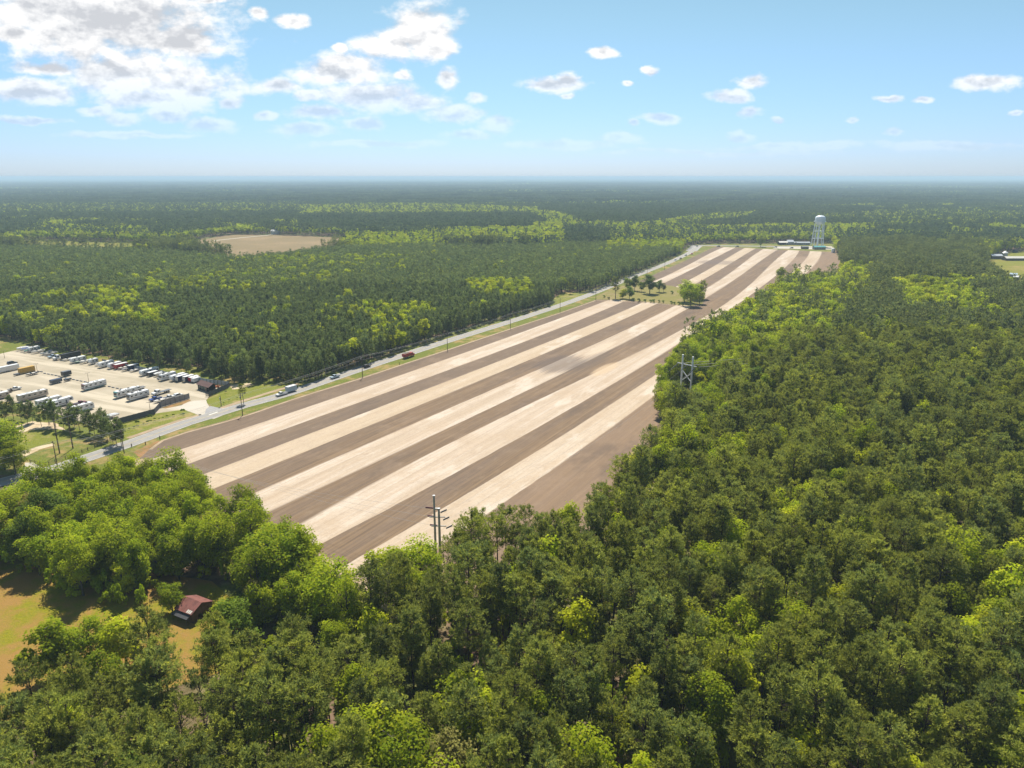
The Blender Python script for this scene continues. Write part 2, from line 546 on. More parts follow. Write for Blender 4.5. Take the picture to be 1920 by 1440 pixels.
def build_field():
    srow = list(np.arange(-26, 60, 4)) + list(np.arange(60, SMAX, 9)) + [SMAX]
    edge_r = [cs(*G(*p)) for p in [(560, 1150), (700, 1075, 6), (840, 1035, 9), (1000, 955, 9), (1140, 912, 9), (1200, 842, 9), (1250, 760, 9), (1245, 700, 9), (1250, 655, 9),
                                   (1310, 600, 9), (1400, 555, 9), (1450, 530, 9), (1480, 515, 8), (1560, 508, 5), (1572, 496, 0), (1558, 480, 0), (1556, 472, 0)]]
    edge_r = sorted(edge_r)
    es, ec = [a for a, b in edge_r], [b for a, b in edge_r]
    rows = []
    lo = cs(*G(262, 872))
    hi = cs(*G(655, 1088))
    for s in srow:
        row = [interp_c(b, s) for b in BND]
        for i in range(1, NB):
            row[i] = max(row[i], row[i - 1] + 1)
        cr = float(np.interp(s, es, ec)) + 8
        # last column: right edge of the field
        row.append(max(cr, row[-1] + 4))
        rows.append(row)
    # smooth the traced boundaries a little along the field
    A = np.array(rows)
    ss_ = np.array(srow)
    for c_i in range(1, NB):
        pf = np.polyfit(ss_, A[:, c_i], 5)
        fit = np.polyval(pf, ss_)
        A[:, c_i] = fit
    for c_i in range(1, NB + 1):
        A[:, c_i] = np.maximum(A[:, c_i], A[:, c_i - 1] + (1.5 if c_i < NB else 3.0))
    NS = 3
    V, US, UC = [], [], []
    cols = (A.shape[1] - 1) * NS + 1
    for i, s in enumerate(srow):
        for j in range(cols):
            k, fr = divmod(j, NS)
            fr /= NS
            c = A[i, k] if fr == 0 else A[i, k] * (1 - fr) + A[i, k + 1] * fr
            x, y = unc(s, c)
            V.append((x, y, 0.06))
            US.append((k + fr, s))
            UC.append((c, s))
    Fc = []
    # near-left headland cuts the corner of the grid
    def keep(x, y):
        s, c = cs(x, y)
        lim = lo[0] + (hi[0] - lo[0]) * (c - lo[1]) / (hi[1] - lo[1])
        lim += max(0, 10 - c) ** 2 * 0.06
        return s >= lim - 2
    Fc = []
    for i in range(len(srow) - 1):
        for j in range(cols - 1):
            a = i * cols + j
            q = (a, a + 1, a + cols + 1, a + cols)
            if all(keep(V[k][0], V[k][1]) for k in q):
                Fc.append(q)
    me = bpy.data.meshes.new('field')
    me.from_pydata(V, [], Fc)
    for nm, data in (('stripe', US), ('metric', UC)):
        at = me.attributes.new(nm, 'FLOAT2', 'POINT')
        at.data.foreach_set('vector', np.array(data, np.float32).ravel())
    for p_ in me.polygons:
        if p_.normal.z < 0:
            me.flip_normals()
            break
    m, t = mat('tilled_soil')
    st = t.n('ShaderNodeAttribute', attribute_name='stripe').outputs['Vector']
    mt = t.n('ShaderNodeAttribute', attribute_name='metric').outputs['Vector']
    u = t.n('ShaderNodeSeparateXYZ', {0: st}).outputs[0]
    msep = t.n('ShaderNodeSeparateXYZ', {0: mt})
    c_, s_ = msep.outputs[0], msep.outputs[1]
    p = t.n('ShaderNodeNewGeometry').outputs['Position']
    mv = t.vm('MULTIPLY', mt, (0.5, 0.012, 0))
    wob = t.m('MULTIPLY', t.m('SUBTRACT', t.noise(t.vm('MULTIPLY', mt, (0.03, 0.02, 0)), 1, 5, 0.65), 0.5), 0.035)
    wob2 = t.m('MULTIPLY', t.m('SUBTRACT', t.noise(t.vm('MULTIPLY', mt, (0.9, 0.09, 0)), 1, 4, 0.65), 0.5), 0.05)
    uu = t.m('ADD', u, t.m('ADD', wob, wob2))
    tri = t.m('PINGPONG', t.m('SUBTRACT', uu, 0.5), 1.0)      # 0.5 at every boundary, >0.5 inside light bands
    soft = t.step(t.noise(t.vm('MULTIPLY', mt, (0.02, 0.006, 0)), 1, 3, 0.5), 0.45, 0.64, 0.010, 0.075)
    lightm = t.n('ShaderNodeMapRange', {0: tri, 1: t.m('SUBTRACT', 0.5, soft), 2: t.m('ADD', 0.5, soft)}, interpolation_type='SMOOTHSTEP').outputs[0]
    # fine tillage streaks along the rows
    k1 = t.noise(t.vm('MULTIPLY', mt, (0.9, 0.010, 0)), 1, 5, 0.62)
    k2 = t.noise(t.vm('MULTIPLY', mt, (2.6, 0.035, 5)), 1, 4, 0.7)
    k3 = t.noise(t.vm('MULTIPLY', mt, (0.16, 0.006, 9)), 1, 4, 0.6)
    k4 = t.noise(p, 0.9, 5, 0.75)
    light = t.mix(t.step(k3, 0.36, 0.62), (0.61, 0.515, 0.42), (0.47, 0.37, 0.27))
    light = t.mix(t.step(k1, 0.40, 0.64, 0.0, 0.65), light, (0.53, 0.405, 0.29))
    light = t.mix(t.step(k2, 0.52, 0.72, 0.0, 0.40), light, (0.42, 0.31, 0.21))
    dark = t.mix(t.step(k1, 0.36, 0.64), (0.185, 0.124, 0.076), (0.27, 0.182, 0.108))
    dark = t.mix(t.step(k2, 0.42, 0.66, 0.0, 0.6), dark, (0.115, 0.082, 0.060))
    dark = t.mix(t.step(k3, 0.40, 0.66, 0.0, 0.55), dark, (0.165, 0.122, 0.095))
    # wheelings: thin dark lines at a fixed working width
    fr = t.m('PINGPONG', t.m('ADD', c_, t.m('MULTIPLY', wob, 14)), 2.35)
    line = t.m('MULTIPLY', t.step(fr, 0.05, 0.32, 1.0, 0.0), t.step(k4, 0.3, 0.6, 0.25, 0.75))
    light = t.mix(t.m('MULTIPLY', line, 0.5), light, (0.33, 0.24, 0.17))
    dark = t.mix(t.m('MULTIPLY', line, 0.6), dark, (0.115, 0.085, 0.065))
    def band(k):
        return t.m('COMPARE', t.m('FLOOR', uu), float(k), 0.4)
    light = t.mix(t.m('ADD', t.m('MULTIPLY', band(3), 0.55), t.m('MULTIPLY', band(9), 0.30)), light, (0.50, 0.385, 0.255))
    dark = t.mix(t.m('MULTIPLY', t.m('ADD', band(0), band(2)), 0.55), dark, (0.165, 0.122, 0.092))
    dark = t.mix(t.m('MULTIPLY', band(10), 0.45), dark, (0.30, 0.205, 0.135))
    grain = t.noise(t.vm('MULTIPLY', mt, (0.35, 0.12, 7)), 1, 6, 0.75)
    light = t.mix(t.step(grain, 0.45, 0.72, 0.0, 0.38), light, (0.36, 0.275, 0.20))
    dark = t.mix(t.step(grain, 0.48, 0.72, 0.0, 0.45), dark, (0.30, 0.22, 0.15))
    mot = t.noise(p, 0.035, 6, 0.68)
    mot2 = t.noise(t.vm('MULTIPLY', mt, (0.06, 0.018, 3)), 1, 5, 0.65)
    light = t.mix(t.step(mot, 0.50, 0.66, 0.0, 0.55), light, (0.46, 0.345, 0.235))
    light = t.mix(t.step(mot2, 0.54, 0.64, 0.0, 0.6), light, (0.66, 0.57, 0.475))
    dark = t.mix(t.step(mot2, 0.52, 0.68, 0.0, 0.6), dark, (0.125, 0.092, 0.070))
    dark = t.mix(t.step(mot, 0.54, 0.68, 0.0, 0.35), dark, (0.30, 0.215, 0.15))
    col = t.mix(lightm, dark, light)

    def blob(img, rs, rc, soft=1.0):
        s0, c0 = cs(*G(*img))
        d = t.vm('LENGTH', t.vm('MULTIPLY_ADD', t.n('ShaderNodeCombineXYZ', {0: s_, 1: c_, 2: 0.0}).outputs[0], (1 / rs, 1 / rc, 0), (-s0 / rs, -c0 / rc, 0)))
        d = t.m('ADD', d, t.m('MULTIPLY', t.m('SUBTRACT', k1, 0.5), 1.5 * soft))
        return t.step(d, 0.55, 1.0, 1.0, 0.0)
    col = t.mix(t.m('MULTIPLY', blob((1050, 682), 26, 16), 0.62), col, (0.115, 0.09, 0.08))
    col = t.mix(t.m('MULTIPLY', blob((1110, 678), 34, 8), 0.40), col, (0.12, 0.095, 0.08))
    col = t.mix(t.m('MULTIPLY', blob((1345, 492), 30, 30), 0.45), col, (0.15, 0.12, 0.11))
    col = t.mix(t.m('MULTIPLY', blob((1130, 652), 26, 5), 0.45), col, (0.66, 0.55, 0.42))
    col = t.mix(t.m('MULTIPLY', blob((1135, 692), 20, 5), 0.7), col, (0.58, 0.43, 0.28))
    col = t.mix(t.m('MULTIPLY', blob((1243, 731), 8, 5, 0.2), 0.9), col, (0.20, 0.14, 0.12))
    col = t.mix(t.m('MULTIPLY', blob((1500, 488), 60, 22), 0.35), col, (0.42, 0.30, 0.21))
    # crumbs of soil
    col = t.mix(t.step(k4, 0.35, 0.8, 0.0, 0.25), col, (0.16, 0.115, 0.085))
    bump = t.m('ADD', t.m('MULTIPLY', k2, 0.6), t.m('MULTIPLY', k4, 0.6))
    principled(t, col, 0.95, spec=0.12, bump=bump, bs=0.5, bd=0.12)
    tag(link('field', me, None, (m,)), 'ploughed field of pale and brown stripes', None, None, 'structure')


build_field()

# ------------------------------------------------------------------ grass, road, lot
sheet('grass_verge', [(-60, 960), (60, 918), (170, 862), (235, 835), (330, 795), (400, 768), (470, 745), (540, 722), (640, 690), (760, 650), (850, 622), (960, 588), (1055, 553), (1120, 540), (1200, 503), (1270, 473), (1300, 458),
                      (1560, 455), (1566, 470), (1556, 474), (1500, 471), (1400, 467), (1337, 468), (1283, 494), (1195, 533), (1120, 565), (1052, 588), (960, 618), (840, 658), (760, 684), (682, 710), (562, 747), (457, 783), (350, 813), (300, 832), (268, 860), (262, 890),
                      (200, 930), (100, 960)], M_VERGE, 0.03, sub=6, jitter=0.5)
sheet('grass_lawn', [(-200, 905), (70, 885), (170, 855), (235, 828), (330, 789), (400, 770), (500, 738), (560, 726), (600, 708), (500, 700), (430, 692), (330, 685), (250, 676), (150, 662), (80, 648), (60, 640), (0, 632), (-200, 615), (-500, 680)], M_VERGE, 0.028, sub=8, jitter=0.6,
      label='yellow green grass around the gravel lot')
sheet('grass_bank', [(230, 790), (290, 776), (345, 768), (380, 769), (378, 778), (330, 792), (232, 825), (228, 808)], M_LAWN, 0.07, sub=4, jitter=0.3, label='bright grass bank between the grey fence and the road')
sheet('grass_corner', [(392, 746), (440, 727), (520, 716), (540, 722), (500, 742), (455, 757), (420, 765), (398, 763), (386, 755)], M_LAWN, 0.07, sub=4, jitter=0.3, label='grass corner beside the driveway')
sheet('lawn_patch', [(38, 818), (60, 806), (80, 807), (130, 816), (134, 822), (105, 834), (60, 843), (36, 850), (20, 858), (15, 838)], M_LAWN, 0.08, sub=3, jitter=0.5, label='bright green lawn patch behind the wooden poles')
sheet('sand_patch', [(28, 800), (60, 790), (100, 793), (125, 806), (80, 806), (58, 806), (38, 815)], M_SAND, 0.075, sub=3, jitter=0.6)
sheet('sand_track', [(40, 848), (70, 838), (100, 831), (104, 835), (75, 843), (60, 850), (45, 858)], M_SAND, 0.085, sub=3, jitter=0.4)
sheet('sand_heap', [(432, 722), (470, 718), (476, 722), (450, 729), (434, 731)], M_SAND, 0.09, sub=2, jitter=0.4)
sheet('dirt_path', [(40, 900), (48, 868), (66, 868), (90, 888), (62, 905)], M_CONC, 0.085, sub=3, jitter=0.3)
sheet('dirt_bank', [(262, 858), (250, 848), (270, 838), (298, 826), (300, 831), (283, 840), (270, 856)], M_CLAY, 0.05, sub=2, jitter=0.3)
sheet('clearing', [(1042, 556), (1060, 548), (1100, 552), (1098, 558), (1060, 572), (1045, 575)], M_LAWN, 0.05, sub=4, jitter=0.6, label='grass clearing left of the road')
sheet('meadow', [(-300, 1000), (0, 1010), (200, 1060), (320, 1080), (400, 1090), (470, 1160), (420, 1260), (200, 1330), (-300, 1400)], M_MEADOW, 0.04, sub=8, jitter=0.5, label='orange and green meadow beside the red-roofed shed')
sheet('far_field', [(340, 455), (400, 446), (440, 440), (520, 441), (645, 446), (660, 452), (560, 470), (440, 482), (380, 480)], M_FARFIELD, 0.1, sub=40, jitter=5, label='pale brown field beyond the pine plantation')
sheet('stubble_field', [(40, 450), (260, 455), (380, 462), (250, 466), (40, 460)], M_FARM, 0.17, sub=40, jitter=5)
sheet('hazy_field', [(-40, 346), (60, 347), (40, 350.5), (-40, 350.5)], M_FARFIELD, 15.0, sub=400, jitter=20)
sheet('pasture', [(1840, 490), (1875, 474), (1990, 466), (2100, 480), (2100, 560), (1900, 540), (1850, 505)], M_FARM, 0.1, sub=20, jitter=2, label='tan and green pasture by the farm buildings')
sheet('yard', [(1455, 461.5), (1560, 462), (1562, 468), (1450, 466)], M_CONC, 0.09, sub=10, jitter=1, label='pale yard under the water tower')
sheet('gravel_lot', [(-300, 640), (-20, 668), (33, 656), (60, 655), (130, 670), (200, 683), (300, 701), (375, 716), (402, 722), (428, 724), (392, 743), (386, 752), (392, 764), (402, 770), (384, 781), (372, 779), (346, 768), (296, 776), (289, 779), (230, 793), (210, 800), (150, 790),
                     (100, 775), (40, 757), (0, 752), (-300, 790)], M_LOT, 0.06, sub=6, jitter=0.25, label='pale gravel storage lot with wheel tracks')
sheet('clay_verge', [(302, 765), (355, 749), (358, 751), (340, 760), (312, 766)], M_CLAY, 0.09, sub=2, jitter=0.2)
sheet('driveway', [(362, 752), (386, 750), (392, 762), (404, 769), (430, 765), (440, 770), (400, 786), (382, 783), (345, 768), (320, 766)], M_CONC, 0.090, sub=4, jitter=0.15, label='pale driveway from the lot to the road')
sheet('apron', [(386, 768), (394, 761.5), (416, 766), (440, 764), (466, 756), (470, 759), (440, 768), (400, 780), (383, 781)], M_APRON, 0.096, label='asphalt apron where the driveway meets the road')


def ribbon(name, pts, wid, m, z, label=None, off=0.0, dense=8, world=False):
    Q = [Vector(p if world else G(*p)) for p in pts]
    D_ = []
    for i in range(len(Q) - 1):
        k = max(1, int((Q[i + 1] - Q[i]).length / dense))
        for j in range(k):
            f = j / k
            p0, p1, p2, p3 = Q[max(i - 1, 0)], Q[i], Q[i + 1], Q[min(i + 2, len(Q) - 1)]
            D_.append(0.5 * ((2 * p1) + (p2 - p0) * f + (2 * p0 - 5 * p1 + 4 * p2 - p3) * f * f + (3 * p1 - p0 - 3 * p2 + p3) * f ** 3))
    D_.append(Q[-1])
    V, Fc = [], []
    for i, p in enumerate(D_):
        d = (D_[min(i + 1, len(D_) - 1)] - D_[max(i - 1, 0)]).normalized()
        n = Vector((-d.y, d.x))
        for s in (1, -1):
            q = p + n * (off + s * wid / 2)
            V.append((q.x, q.y, z))
        if i:
            Fc.append((2 * i - 2, 2 * i - 1, 2 * i + 1, 2 * i))
    me = bpy.data.meshes.new(name)
    me.from_pydata(V, [], Fc)
    return tag(link(name, me, None, (m,)), label, None, None, 'structure')


ROAD = [(-120, 925), (0, 905), (100, 880), (175, 855), (240, 833), (300, 811), (350, 793), (400, 778), (455, 761), (540, 738), (620, 711), (700, 684), (760, 665), (850, 636), (960, 602), (1055, 571), (1117, 548), (1200, 514), (1250, 494), (1285, 478), (1300, 469), (1308, 463.5), (1313, 461)]
ribbon('road', ROAD, 8.2, M_ROAD, 0.10, 'pale two-lane asphalt road along the field')
for off, nm in ((3.7, 'edge_line'), (-3.7, 'edge_line')):
    ribbon(nm, ROAD, 0.16, M_PAINT, 0.125, None, off)
M_YEL = plain('yellow_paint', (0.60, 0.45, 0.12), 0.7)
ribbon('centre_line', ROAD, 0.22, M_YEL, 0.125)
ribbon('cross_road', [(1290, 459.6), (1330, 460.6), (1400, 461.5), (1470, 462.5), (1520, 464), (1560, 466)], 11, M_ROAD, 0.13, 'pale road across the far end of the field')
ribbon('junction', [(1296, 471), (1302, 465), (1306, 461)], 16, M_ROAD, 0.115)
ribbon('far_track', [(395, 452), (450, 446), (500, 441.5), (512, 438.5)], 6, M_CONC, 0.14, dense=40)
ribbon('field_margin', [(282, 843), (305, 826), (350, 811), (457, 781), (562, 745), (682, 708), (760, 682), (837, 657), (960, 616), (1050, 587), (1117, 563.5)], 1.3, M_PATH, 0.075)
ribbon('field_margin', [(1117, 563), (1140, 564), (1200, 567), (1250, 571), (1300, 575), (1318, 572)], 1.6, M_PATH, 0.12)
ribbon('field_track', [(262, 862), (270, 880), (300, 900), (420, 960), (560, 1030), (650, 1078), (700, 1110), (760, 1160)], 4, M_PATH, 0.09)
ribbon('dirt_track', [(240, 822), (300, 801), (350, 785), (378, 778)], 2.4, M_PATH, 0.09)
ribbon('dirt_track', [(410, 767), (440, 757), (500, 738), (560, 720)], 2.6, M_PATH, 0.09)
ribbon('stop_line', [(392, 778.5), (408, 773)], 0.8, M_PAINT, 0.135)
sheet('clump_grass', [(1117, 556), (1150, 541), (1192, 530.5), (1260, 536), (1322, 555), (1318, 570), (1296, 574), (1250, 570), (1200, 565), (1146, 562), (1118, 562)], M_ISLE, 0.10, sub=5, jitter=0.5, label='island of rough grass in the middle of the field')

# ------------------------------------------------------------------ foliage materials
def m_leaf(name, a, b, c, trans=0.35, rough=0.6):
    m, t = mat(name)
    oi = t.n('ShaderNodeObjectInfo').outputs['Random']
    at = t.n('ShaderNodeAttribute', attribute_name='tint').outputs['Fac']
    p = t.n('ShaderNodeNewGeometry').outputs['Position']
    bigf = t.noise(p, 0.02, 3, 0.6)
    k = t.m('ADD', t.m('MULTIPLY', oi, 0.6), t.m('MULTIPLY', t.m('SUBTRACT', bigf, 0.3), 0.9), clamp=True)
    col = t.mix(t.step(k, 0.05, 0.9), a, b)
    col = t.mix(t.m('POWER', at, 2.5), col, c)
    hs = t.n('ShaderNodeHueSaturation', {'Hue': 0.5, 'Saturation': 1.0, 'Value': t.m('ADD', 0.72, t.m('MULTIPLY', t.m('FRACT', t.m('MULTIPLY', oi, 17.3)), 0.56)), 'Color': col}).outputs[0]
    p1 = t.n('ShaderNodeBsdfPrincipled', {'Base Color': hs, 'Roughness': 0.75, 'Specular IOR Level': 0.08})
    p2 = t.n('ShaderNodeBsdfTranslucent', {'Color': hs})
    mx = t.n('ShaderNodeMixShader', {0: trans, 1: p1.outputs[0], 2: p2.outputs[0]})
    t.n('ShaderNodeOutputMaterial', {'Surface': mx.outputs[0]})
    return m


M_PINE = m_leaf('pine_needles', (0.130, 0.178, 0.058), (0.245, 0.272, 0.040), (0.41, 0.41, 0.042), 0.50)
M_YPINE = m_leaf('young_pine_needles', (0.105, 0.155, 0.058), (0.155, 0.200, 0.052), (0.25, 0.28, 0.06), 0.50)
M_BROAD = m_leaf('broad_leaves', (0.20, 0.295, 0.012), (0.32, 0.39, 0.012), (0.47, 0.48, 0.02), 0.58)
M_BROAD2 = m_leaf('dark_broad_leaves', (0.10, 0.16, 0.022), (0.14, 0.21, 0.022), (0.24, 0.30, 0.03), 0.48)
M_SPRING = m_leaf('spring_leaves', (0.29, 0.39, 0.012), (0.43, 0.46, 0.014), (0.54, 0.52, 0.03), 0.58)
M_BUD = m_leaf('budding_leaves', (0.17, 0.17, 0.04), (0.26, 0.22, 0.06), (0.34, 0.30, 0.08), 0.45)
M_FPINE = m_leaf('far_pine_needles', (0.060, 0.095, 0.048), (0.095, 0.130, 0.050), (0.15, 0.18, 0.06), 0.40)
M_MPINE = m_leaf('mid_pine_needles', (0.100, 0.140, 0.058), (0.165, 0.195, 0.052), (0.27, 0.28, 0.06), 0.48)
M_BARK = plain('pine_bark', (0.075, 0.055, 0.045), 0.95, spec=0.1, dirt=0.2, scale=2)
M_BARK2 = plain('grey_bark', (0.13, 0.115, 0.10), 0.95, spec=0.1, dirt=0.2, scale=2)


def rot_from(nrm, rng):
    """two unit vectors across each normal"""
    a = rng.normal(size=nrm.shape)
    t1 = np.cross(nrm, a)
    t1 /= np.linalg.norm(t1, axis=1)[:, None] + 1e-9
    t2 = np.cross(nrm, t1)
    return t1, t2


def leaves_quads(cen, nrm, size, rng):
    n = len(cen)
    t1, t2 = rot_from(nrm, rng)
    sz = (size * rng.uniform(0.65, 1.25, n))[:, None]
    t1 = t1 * sz * 0.5
    t2 = t2 * sz * 0.38
    V = np.stack([cen - t1, cen - t2 + nrm * size * 0.12, cen + t1, cen + t2 + nrm * size * 0.12], 1).reshape(-1, 3)
    return V, np.arange(4 * n)


def broad_crown(seed, H, Rr, lobes, per, leaf, base=0.30, up=0.0):
    rng = np.random.default_rng(seed)
    zc = H * (base + 1) / 2
    hz = H * (1 - base) / 2
    cen, nrm, tint = [], [], []
    LC = []
    for i in range(lobes):
        d = rng.normal(size=3)
        d /= np.linalg.norm(d)
        rad = rng.uniform(0.45, 0.80)
        c = np.array([d[0] * Rr * rad, d[1] * Rr * rad, zc + d[2] * hz * rad])
        c[2] = max(c[2], H * base + 0.8)
        lr = Rr * rng.uniform(0.24, 0.42)
        LC.append((c, lr))
        dd = rng.normal(size=(per, 3))
        dd[:, 2] = dd[:, 2] + 0.35
        dd /= np.linalg.norm(dd, axis=1)[:, None]
        rr_ = lr * rng.uniform(0.6, 1.12, per)[:, None] * (1 + 0.25 * rng.normal(size=(per, 1)) * 0.5)
        pc = c + dd * rr_ * np.array([1, 1, 0.8])
        nn = dd * 0.75 + np.array([0, 0.0, 0.55]) + rng.normal(size=(per, 3)) * 0.40
        nn /= np.linalg.norm(nn, axis=1)[:, None]
        cen.append(pc)
        nrm.append(nn)
        tint.append(np.clip(rng.uniform(0, 1, per) * 0.75 + rng.uniform(0, 0.25), 0, 1))
    cen = np.concatenate(cen)
    nrm = np.concatenate(nrm)
    V, Fq = leaves_quads(cen, nrm, leaf, rng)
    return V, Fq, np.concatenate(tint), LC


def pine_crown(seed, H, Rr, base, step, nb, tufts, ntri, ln, wd, cone=0.0):
    rng = np.random.default_rng(seed)
    z = H * base
    dirs, cens, tint, sticks = [], [], [], []
    while z < H - 0.3:
        f = (z - H * base) / (H * (1 - base))
        prof = (1 - cone) * math.sqrt(max(0.0, 1 - (max(0, f - 0.30) / 0.72) ** 2)) * (0.55 + 0.45 * min(1, f / 0.3)) + cone * (1 - f) * 1.05
        for _ in range(nb):
            if rng.random() < 0.13:
                continue
            a = rng.uniform(0, 2 * math.pi)
            L = Rr * prof * rng.uniform(0.6, 1.15) + 0.3
            el = R(rng.uniform(2, 26) + 30 * f)
            d = np.array([math.cos(a) * math.cos(el), math.sin(a) * math.cos(el), math.sin(el)])
            o = np.array([0, 0, z + rng.uniform(-0.4, 0.4)])
            sticks.append((o, o + d * L * 0.9))
            fr = rng.uniform(0.38, 1.0, tufts) ** 0.75
            side = np.cross(d, [0, 0, 1])
            pc = o + d * (fr * L)[:, None] + side * (rng.normal(size=tufts) * 0.20 * L)[:, None] + np.array([0, 0, 1]) * (rng.normal(size=tufts) * 0.25)[:, None]
            cl = rng.uniform(0, 0.35)
            for q in range(tufts):
                dd = rng.normal(size=(ntri, 3)) * 0.75 + d * 0.6 + np.array([0, 0, 0.65])
                dirs.append(dd / np.linalg.norm(dd, axis=1)[:, None])
                cens.append(np.repeat(pc[q][None], ntri, 0))
                tint.append(np.clip(rng.uniform(0, 0.3, ntri) + rng.uniform(0, 0.55) + cl * 0.8, 0, 1))
        z += step * rng.uniform(0.75, 1.25)
    cen = np.concatenate(cens)
    dr = np.concatenate(dirs)
    n = len(cen)
    t1 = np.cross(dr, [0, 0, 1.0]) + rng.normal(size=dr.shape) * 0.35
    t1 /= np.linalg.norm(t1, axis=1)[:, None] + 1e-9
    l_ = (ln * rng.uniform(0.7, 1.3, n))[:, None]
    w_ = (wd * rng.uniform(0.7, 1.3, n))[:, None]
    V = np.stack([cen - t1 * w_ * 0.25, cen + dr * l_ * 0.6 - t1 * w_ * 0.5, cen + dr * l_, cen + dr * l_ * 0.6 + t1 * w_ * 0.5], 1).reshape(-1, 3)
    return V, np.arange(4 * n), np.concatenate(tint), sticks


def sticks_quads(segs, r0, r1, n=3):
    V, Fq = [], []
    for a, b in segs:
        a = np.asarray(a, float)
        b = np.asarray(b, float)
        d = b - a
        d /= np.linalg.norm(d) + 1e-9
        s = np.cross(d, [0.3, 0.1, 1.0] if abs(d[2]) < 0.9 else [1, 0, 0])
        s /= np.linalg.norm(s)
        u = np.cross(d, s)
        k = len(V)
        for p_, r_ in ((a, r0), (b, r1)):
            for j in range(n):
                w = 2 * math.pi * j / n
                V.append(p_ + (s * math.cos(w) + u * math.sin(w)) * r_)
        for j in range(n):
            Fq.append((k + j, k + (j + 1) % n, k + n + (j + 1) % n, k + n + j))
    return np.array(V), np.array(Fq).ravel()


def trunk_segs(H, lean, rng, n=4):
    P_ = [np.array([0, 0, -0.3])]
    for i in range(n):
        P_.append(np.array([lean[0] * (i + 1) / n + rng.uniform(-.1, .1), lean[1] * (i + 1) / n + rng.uniform(-.1, .1), H * (i + 1) / n]))
    return [(P_[i], P_[i + 1]) for i in range(n)]


def trunk_mesh(name, H, r0, branches, rb, rng, m):
    V, Fq = [], []
    seg = trunk_segs(H, (0, 0), rng)
    k = 0
    for i, s in enumerate(seg):
        ra = r0 * (1 - 0.8 * i / len(seg))
        rb_ = r0 * (1 - 0.8 * (i + 1) / len(seg))
        v, f = sticks_quads([s], ra, rb_, 6)
        V.append(v)
        Fq.append(f + k)
        k += len(v)
    if branches:
        v, f = sticks_quads(branches, rb, rb * 0.35, 3)
        V.append(v)
        Fq.append(f + k)
    me = mesh_np(name, np.concatenate(V), np.concatenate(Fq), 4)
    me.materials.append(m)
    return me


def make_pine(seed, H, Rr, base, step, nb, tufts, ntri, ln, wd, m, cone=0.0, hd=True):
    rng = np.random.default_rng(seed + 999)
    V, Fq, ti, st = pine_crown(seed, H, Rr, base, step, nb, tufts, ntri, ln, wd, cone)
    if hd:
        cm = mesh_np('crown', V, Fq, 4, None, ti)
        cm.materials.append(m)
        dead = [(np.array([0, 0, z]), np.array([math.cos(a) * l, math.sin(a) * l, z + 0.2])) for z, a, l in [(rng.uniform(H * .3, H * base), rng.uniform(0, 6.3), rng.uniform(.8, 2.0)) for _ in range(6)]]
        tm = trunk_mesh('trunk', H * 0.97, 0.24 * H / 20, st + dead, 0.055, rng, M_BARK)
        return cm, tm
    tv, tf = [], []
    k = len(V)
    seg = [((0, 0, -0.2), (0, 0, H * 0.9))]
    v, f = sticks_quads(seg, 0.20, 0.06, 3)
    me = mesh_np('pine', np.concatenate([V, v]), np.concatenate([Fq, f + k]), 4, [0] * (len(Fq) // 4) + [1] * (len(f) // 4), np.concatenate([ti, np.zeros(len(f) // 4)]))
    me.materials.append(m)
    me.materials.append(M_BARK)
    return me


def make_broad(seed, H, Rr, lobes, per, leaf, base, m, hd=True):
    rng = np.random.default_rng(seed + 555)
    V, Fq, ti, LC = broad_crown(seed, H, Rr, lobes, per, leaf, base)
    if hd:
        cm = mesh_np('crown', V, Fq, 4, None, ti)
        cm.materials.append(m)
        br = []
        for c, lr in LC:
            z0 = min(H * 0.7, max(H * 0.18, c[2] - np.hypot(c[0], c[1]) * 0.9))
            o = np.array([0, 0, z0])
            mid = (o + c) / 2 + np.array([0, 0, 0.4])
            br += [(o, mid), (mid, c)]
            for _ in range(3):
                br.append((mid, c + rng.normal(size=3) * lr * 0.5))
        tm = trunk_mesh('trunk', H * 0.75, 0.26 * H / 16, br, 0.07, rng, M_BARK2)
        return cm, tm
    k = len(V)
    v, f = sticks_quads([((0, 0, -0.2), (0, 0, H * 0.7))], 0.22, 0.1, 3)
    me = mesh_np('broadleaf', np.concatenate([V, v]), np.concatenate([Fq, f + k]), 4, [0] * (len(Fq) // 4) + [1] * (len(f) // 4), np.concatenate([ti, np.zeros(len(f) // 4)]))
    me.materials.append(m)
    me.materials.append(M_BARK2)
    return me


# high detail prototypes (crown mesh, trunk mesh)
PINE_HD = [make_pine(11 + i, H, Rr, b, 0.85, nb, 16, 5, 0.56, 0.17, M_PINE) for i, (H, Rr, b, nb) in enumerate([(19.5, 3.5, 0.52, 6), (20.5, 3.9, 0.57, 6), (18, 3.0, 0.46, 6), (22, 3.7, 0.60, 6), (15.5, 2.8, 0.42, 5), (19, 4.1, 0.60, 7), (17, 3.3, 0.55, 5), (20, 2.7, 0.50, 5)])]
BROAD_HD = [make_broad(31 + i, H, Rr, lo, pe, 0.46, b, mt) for i, (H, Rr, lo, pe, b, mt) in enumerate([(15, 4.9, 40, 125, 0.10, M_BROAD), (17, 5.5, 46, 125, 0.12, M_BROAD), (13, 4.2, 34, 120, 0.06, M_BROAD), (16, 4.8, 40, 125, 0.10, M_BROAD2), (11, 3.4, 26, 115, 0.05, M_SPRING), (18, 4.5, 42, 120, 0.12, M_BROAD), (14.5, 4.4, 36, 110, 0.12, M_BUD), (12, 3.6, 30, 60, 0.15, M_BUD)])]
LOTP = [make_pine(51 + i, 8.5 + i, 2.5, 0.30, 0.6, 6, 10, 5, 0.55, 0.17, M_YPINE) for i in range(3)]
